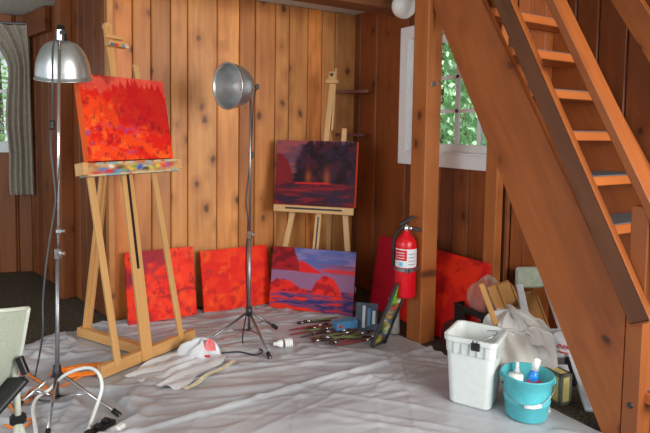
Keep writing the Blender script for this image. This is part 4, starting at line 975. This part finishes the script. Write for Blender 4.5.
# paint brushes
def brush_master(mat, length):
    root = thing('paint_brush', '', 'brush', (0, 0, 0), 'paint brushes heaped in front of the shore painting')
    b = MB(); b.tube([(-length*.5, 0, 0), (-length*.15, 0, 0), (length*.25, 0, 0)], [.004, .0085, .006], 8); b.build('handle', mat, root, smooth=True)
    b = MB(); b.tube([(length*.25, 0, 0), (length*.36, 0, 0)], [.007, .010], 8); b.build('ferrule', M['chrome'], root, smooth=True)
    b = MB(); b.tube([(length*.36, 0, 0), (length*.43, 0, 0), (length*.5, 0, 0)], [.010, .0125, .003], 8); b.build('bristles', M['brushdark'], root, smooth=True)
    return root
def copy_tree(o, parent=None):
    c = o.copy(); COL.objects.link(c)
    if parent: c.parent = parent
    for ch in o.children: copy_tree(ch, c)
    return c
masters = [brush_master(M['bristle'], .30), brush_master(M['brushdark'], .26), brush_master(M['brushgreen'], .28)]
spots = [(309, 330, 22), (314, 326, 18), (322, 334, 20), (327, 329, 26), (333, 336, 14), (338, 332, 30), (331, 340, 8), (345, 339, 16), (352, 341, 24), (358, 338, 38), (318, 338, 28), (341, 343, 5), (310, 334, 26), (325, 336, 33), (336, 340, 20), (348, 343, 30), (362, 342, 12), (320, 325, 24), (356, 345, 20), (330, 344, 16)]
for i, (px, py, ang) in enumerate(spots):
    o = masters[i] if i < 3 else copy_tree(masters[i % 3])
    pos = fl(px, py); o.location = (pos.x, pos.y, .022+.009*(i % 3)); a = math.atan2(RT.y, RT.x)+math.radians(ang); o.rotation_euler = (0, -.04+.03*(i % 2), a+PI*(i % 2))
    o['label'] = 'slim paint brush in the loose heap of brushes left of the notebook'
# blue box
def bluebox():
    p = V(fl(345, 338)); ex = (V(fl(357, 332))-V(fl(333, 336))).normalized(); ey = V((-ex.y, ex.x, 0)); c = V(fl(345, 333)); c.z = .028
    t = thing('pencil_box', 'long blue cardboard box lying on the paint brushes', 'box', c)
    b = MB(); b.obox(c+zz*.035, (.17, .075, .055), (ex, ey, zz), bevel=.004); b.build('carton', M['blue'], t)
    b = MB(); b.obox(c+zz*.035-ex*.055-ey*.0385, (.025, .002, .02), (ex, ey, zz), bevel=0); b.build('red_sticker', M['redp'], t)
bluebox()
def notebook():
    p = V(fl(366, 333)); p.z = .015; ex = (RT*.97+FW*-.2); ex.z = 0; ex.normalize(); ey = V((-ex.y, ex.x, 0)); t = thing('sketchbook', 'spiral bound sketchbook standing upright between blue box and palette', 'book', p)
    up = (zz*.97+ey*.22).normalized(); n = ex.cross(up)
    b = MB(); b.obox(p+up*.095, (.15, .19, .006), (ex, up, n), bevel=.001); b.build('cover', M['cover'], t)
    b = MB(); b.obox(p+up*.095-n*.012, (.145, .185, .016), (ex, up, n), bevel=.001); b.build('pages', M['page'], t)
    b = MB()
    for k in range(14):
        q = p-ex*.073+up*(.012+.0127*k)-n*.003
        b.tube([q+(ex*math.cos(a_)*.010+n*math.sin(a_)*.014) for a_ in [2*PI*j/10 for j in range(11)]], .0018, 5)
    b.build('spiral_binding', M['chrome'], t)
    b = MB()
    for k, m_ in ((0, 0), (1, 1), (2, 0)): b.obox(p+ex*(-.02+.035*k)+up*.095+n*.0042, (.02, .15-.03*k, .002), (ex, up, n), bevel=0, mi=m_)
    b.build('cover_print', [M['page'], M['blue']], t)
notebook()
def palette():
    bq = V(fl(371, 349)); bq.z = .014; tp = V(dep(404, 266, 3.58)); v = (tp-bq); L = .44; v = v.normalized()
    bq2 = V(fl(388, 342)); bq2.z = .014; e = (bq2-bq); e = (e-v*e.dot(v)).normalized(); n = e.cross(v); w = .13
    t = thing('palette', 'long wooden palette daubed with green, yellow and blue paint, leaning by the post', 'palette', bq)
    nu, nv = 20, 80; uu, vv = gridxy(nu, nv); col = mixc(flat(uu.shape, C(106, 96, 74)), C(70, 64, 60), sst(.4, .6, fbm(uu*4, vv*12, 140)))
    pal = [(214, 190, 70), (70, 92, 150), (222, 214, 180), (90, 130, 60), (60, 110, 150), (214, 178, 60), (190, 90, 60), (120, 160, 60), (90, 180, 60), (206, 214, 80)]
    rr = np.random.default_rng(8)
    for i in range(34):
        cy = .06+.9*(i/34); cx = .5+.24*rr.standard_normal(); cc = pal[min(9, int(cy*10))] if i % 2 else pal[int(rr.integers(10))]
        if cy > .68 and i % 2: cc = (112, 186, 50)
        col = mixc(col, C(*cc), np.clip(1.5*np.exp(-(((uu-cx)/.2)**2+((vv-cy)/.028)**2)), 0, 1))
    col = mixc(col, C(44, 40, 44), np.maximum(sst(.10, .02, uu), sst(.92, .98, uu)))
    b = MB(); b.grid(lambda a, c_: bq+e*w*a+v*L*c_, nu, nv, lambda a, c_: col[int(round(c_*nv)), int(round(a*nu))])
    q = [bq, bq+e*w, bq+e*w+v*L, bq+v*L]; dk = [tuple(C(48, 44, 46))]*8
    b.add(q+[x-n*.012 for x in q], [(0, 4, 5, 1), (1, 5, 6, 2), (2, 6, 7, 3), (3, 7, 4, 0), (4, 7, 6, 5)], c=dk); b.build('palette_board', M['canvas'], t)
    for s_ in (0, 1):
        b = MB(); b.bar(bq+e*w*s_+n*.006, bq+e*w*s_+v*L+n*.006, .008, .02, e); b.build('raised_edge', M['dsteel'], t)
palette()
b = MB(); q = V(fl(397, 336)); q.z = .012; b.lathe(q+V((.0, .03, 0)), (-.0, .06, 1), [(0, 0), (.036, 0), (.037, .01), (.037, .24), (.034, .243), (.033, .23), (0, .23)], 22)
tag(b.build('tube_canister', M['greycan'], smooth=True), 'grey cylindrical canister standing between palette and post', 'canister')

# cords
b = MB(); pts = []
rr = random.Random(5)
for k in range(150):
    a = k*.30; r_ = .115+.03*math.sin(k*.37); pts.append(V((.455+r_*1.25*math.cos(a)+.03*math.sin(k*.11), 3.31+r_*.5*math.sin(a)-.1*math.cos(a)*.3, .022+.010*abs(math.sin(k*.9)))))
tail = [fl(56, 389, .02), fl(38, 396, .02), fl(20, 404, .02), fl(34, 388, .02), fl(48, 388, .02), fl(22, 370, .02), fl(12, 362, .02), fl(24, 350, .02), fl(34, 356, .02), fl(22, 372, .02), fl(6, 392, .02), fl(20, 418, .02), fl(36, 418, .02), fl(20, 428, .02), fl(4, 425, .02)]
b.tube(smooth_path(pts[::2]+[V(p) for p in tail], 5), .0058, 6)
tag(b.build('extension_cord', M['orange'], smooth=True), 'orange extension cord coiled loosely around the lamp stand foot', 'cord')
wp = [fl(37, 440, .03), fl(35, 425, .03), fl(33, 408, .03), fl(38, 397, .04), fl(50, 389, .06), dep(62, 377, 2.82), dep(76, 370, 2.79), dep(90, 368, 2.76), dep(99, 374, 2.72), dep(102, 387, 2.69), dep(98, 402, 2.65), fl(91, 422, .05), fl(88, 431, .045)]
st = thing('power_strip', 'black power strip with a looping white cord at the lower left', 'power strip', fl(96, 438))
b = MB(); b.tube(smooth_path(wp), .0085, 8); b.build('white_cord', M['whitep'], st, smooth=True)
c = V(fl(97, 439)); ex = V((.75, .66, 0)); ey = V((-ex.y, ex.x, 0))
b = MB(); b.obox(c+zz*.03, (.20, .06, .04), (ex, ey, zz), bevel=.008); b.build('strip_body', M['black'], st)
for k in range(3):
    b = MB(); b.obox(c+zz*.055+ex*(-.05+.055*k), (.03, .035, .02), (ex, ey, zz), bevel=.004); b.build('plug', M['black'], st)
b = MB(); c = V(fl(120, 433)); b.obox(c+zz*.025, (.05, .035, .03), (ex, ey, zz), bevel=.008); tag(b.build('power_adapter', M['whitep']), 'small white power adapter right of the black power strip', 'adapter')

# ================================================================== camp chair at the left edge
def chair():
    D = 1.85
    def P(x, y, d=D): return V(dep(x, y, d))
    foot = P(17, 420); t = thing('camp_chair', 'pale green folding camp chair cut off by the left edge', 'chair', (foot.x-.15, foot.y, 0))
    bk = V((FW.x, FW.y, 0)).normalized()
    # backrest fabric: top edge, swept lower edge
    def f(u, v):
        x = 28-u*75; xr = [28, 24.5, 21, 15, 6]; i = v*4; k = min(3, int(i)); xe = xr[k]+(xr[k+1]-xr[k])*(i-k)
        x = xe-u*85; y = 308+v*82+u*1.0+(3*math.sin(u*PI))
        return P(x, y, D-.12*math.sin(u*PI)+.02*v)
    b = MB(); b.grid(f, 24, 16); b.grid(lambda u, v: f(u, v)+bk*.006, 24, 16); b.build('backrest', M['fabric'], t, smooth=True)
    b = MB(); b.tube([f(0, k/16) for k in range(17)], .0085, 8); b.tube([f(k/12, 0) for k in range(13)], .007, 8); b.build('fabric_hem', M['tubepale'], t, smooth=True)
    def leg(pts, r_=.011):
        b = MB(); b.tube([V(p) for p in pts], r_, 10); return b.build('leg', M['tubepale'], t, smooth=True)
    j = P(18, 419)
    leg([P(14, 355, D+.02), P(16.5, 390), j])
    gl = fl(30, 460); leg([j, V((j.x+.10, j.y-.16, .0))+zz*.012]); leg([j, V((j.x-.06, j.y-.22, .012))]); leg([j+V((-.55, .25, 0)), V((j.x-.42, j.y+.05, .012))]); leg([P(-70, 355, D), j+V((-.55, .25, 0))]); 
    b = MB(); b.obox(j, (.05, .04, .03), bevel=.008); b.build('joint', M['black'], t)
    b = MB(); b.bar(P(19, 357, D-.01), P(26, 374, D-.01), .022, .02, RT); b.build('arm_bracket', M['black'], t)
    s0, s1 = P(26, 376, D-.02), P(-6, 412, D-.10)
    b = MB()
    def g(u, v): return s0.lerp(s1, v)+(-RT*.42+bk*.10)*u+zz*(-.03*math.sin(u*PI)-.05*math.sin(v*PI)*u)
    b.grid(g, 12, 12); b.grid(lambda u, v: g(u, v)-zz*.02, 12, 12); b.tube([g(0, k/12)-zz*.01 for k in range(13)], .014, 8); b.build('seat', M['black'], t, smooth=True)
chair()

# ================================================================== outside the windows
b = MB(); b.box((3.6, 1.5, -.9), (16, 22, -.8), bevel=0); b.box((-9, 8.2, -.9), (3.6, 22, -.8), bevel=0); tag(b.build('lawn', M['grass']), 'green lawn outside beyond the windows', 'lawn')
def tree(loc, hgt, rad, n, mat, label, droop):
    loc = V(loc); t = thing('tree', label, 'tree', loc)
    b = MB(); b.tube([loc, loc+zz*hgt*.5, loc+zz*hgt*.95], [.14, .09, .02], 8); b.build('trunk', M['bark'], t)
    rr = random.Random(hash(label) % 1000 if False else int(hgt*100)); b = MB(); vs = []; fs = []
    for i in range(n):
        z = hgt*(.04+.94*rr.random()**1.1); r_ = rad*(1-z/hgt*.8)*math.sqrt(rr.random()*.9+.1); a = rr.random()*2*PI
        p = loc+V((r_*math.cos(a), r_*math.sin(a), z)); o_ = V((math.cos(a+rr.uniform(-.6, .6)), math.sin(a+rr.uniform(-.6, .6)), -droop+rr.uniform(-.4, .4))).normalized()
        L = rr.uniform(.09, .22); w = L*.22; s_ = o_.cross(V((rr.uniform(-1, 1), rr.uniform(-1, 1), rr.uniform(-1, 1)))).normalized()
        k = len(vs); vs += [p, p+o_*L*.5+s_*w, p+o_*L, p+o_*L*.5-s_*w]; fs.append((k, k+1, k+2, k+3))
    b.add(vs, fs); b.build('foliage', mat, t, fixn=False)
tree((6.4, 6.9, -.8), 6.0, 2.1, 15000, M['foliage'], 'drooping green fir tree outside the right window', .7)
tree((9.8, 9.6, -.8), 6.5, 2.2, 7000, M['foliage'], 'taller green fir standing behind the nearer one outside the right window', .6)
tree((.2, 11.5, -.8), 5.0, 2.6, 9000, M['foliage2'], 'leafy green tree outside the small left window', .3)

# ================================================================== light
sl = bpy.data.lights.new('sun', 'SUN'); sl.energy = 4.5; sl.angle = .03; sl.color = (1, .96, .88)
so = bpy.data.objects.new('sun', sl); COL.objects.link(so); so.location = (-6, 12, 16); so.rotation_euler = V((.32, -.42, -.85)).to_track_quat('-Z', 'Y').to_euler()
w = bpy.data.worlds.new('world'); S.world = w; w.use_nodes = True
bg = w.node_tree.nodes['Background']; bg.inputs['Color'].default_value = (.86, .93, 1, 1); bg.inputs['Strength'].default_value = .58
def area(name, loc, target, sx_, sy_, power, color):
    l = bpy.data.lights.new(name, 'AREA'); l.shape = 'RECTANGLE'; l.size = sx_; l.size_y = sy_; l.energy = power; l.color = color
    o = bpy.data.objects.new(name, l); COL.objects.link(o); o.location = loc; dv = V(target)-V(loc); o.rotation_euler = dv.to_track_quat('-Z', 'Y').to_euler()
area('rear_window_light', (2.4, -1.6, 1.7), (1.2, 4.0, .9), 2.2, 1.6, 122, (1, .97, .92))
area('left_fill_light', (-2.4, 1.2, 1.7), (1.2, 3.6, .6), 1.8, 1.5, 32, (.95, .98, 1))  # unseen fill lamp, added to brighten surfaces facing left

for o in bpy.data.objects:
    if '_org' in o: del o['_org']
vs = S.view_settings; S.display_settings.display_device = 'sRGB'
vs.view_transform = 'Standard'; vs.look = 'None'; vs.gamma = 1; vs.use_curve_mapping = False; vs.exposure = 0.55
S.cycles.max_bounces = 8; S.cycles.use_denoising = True
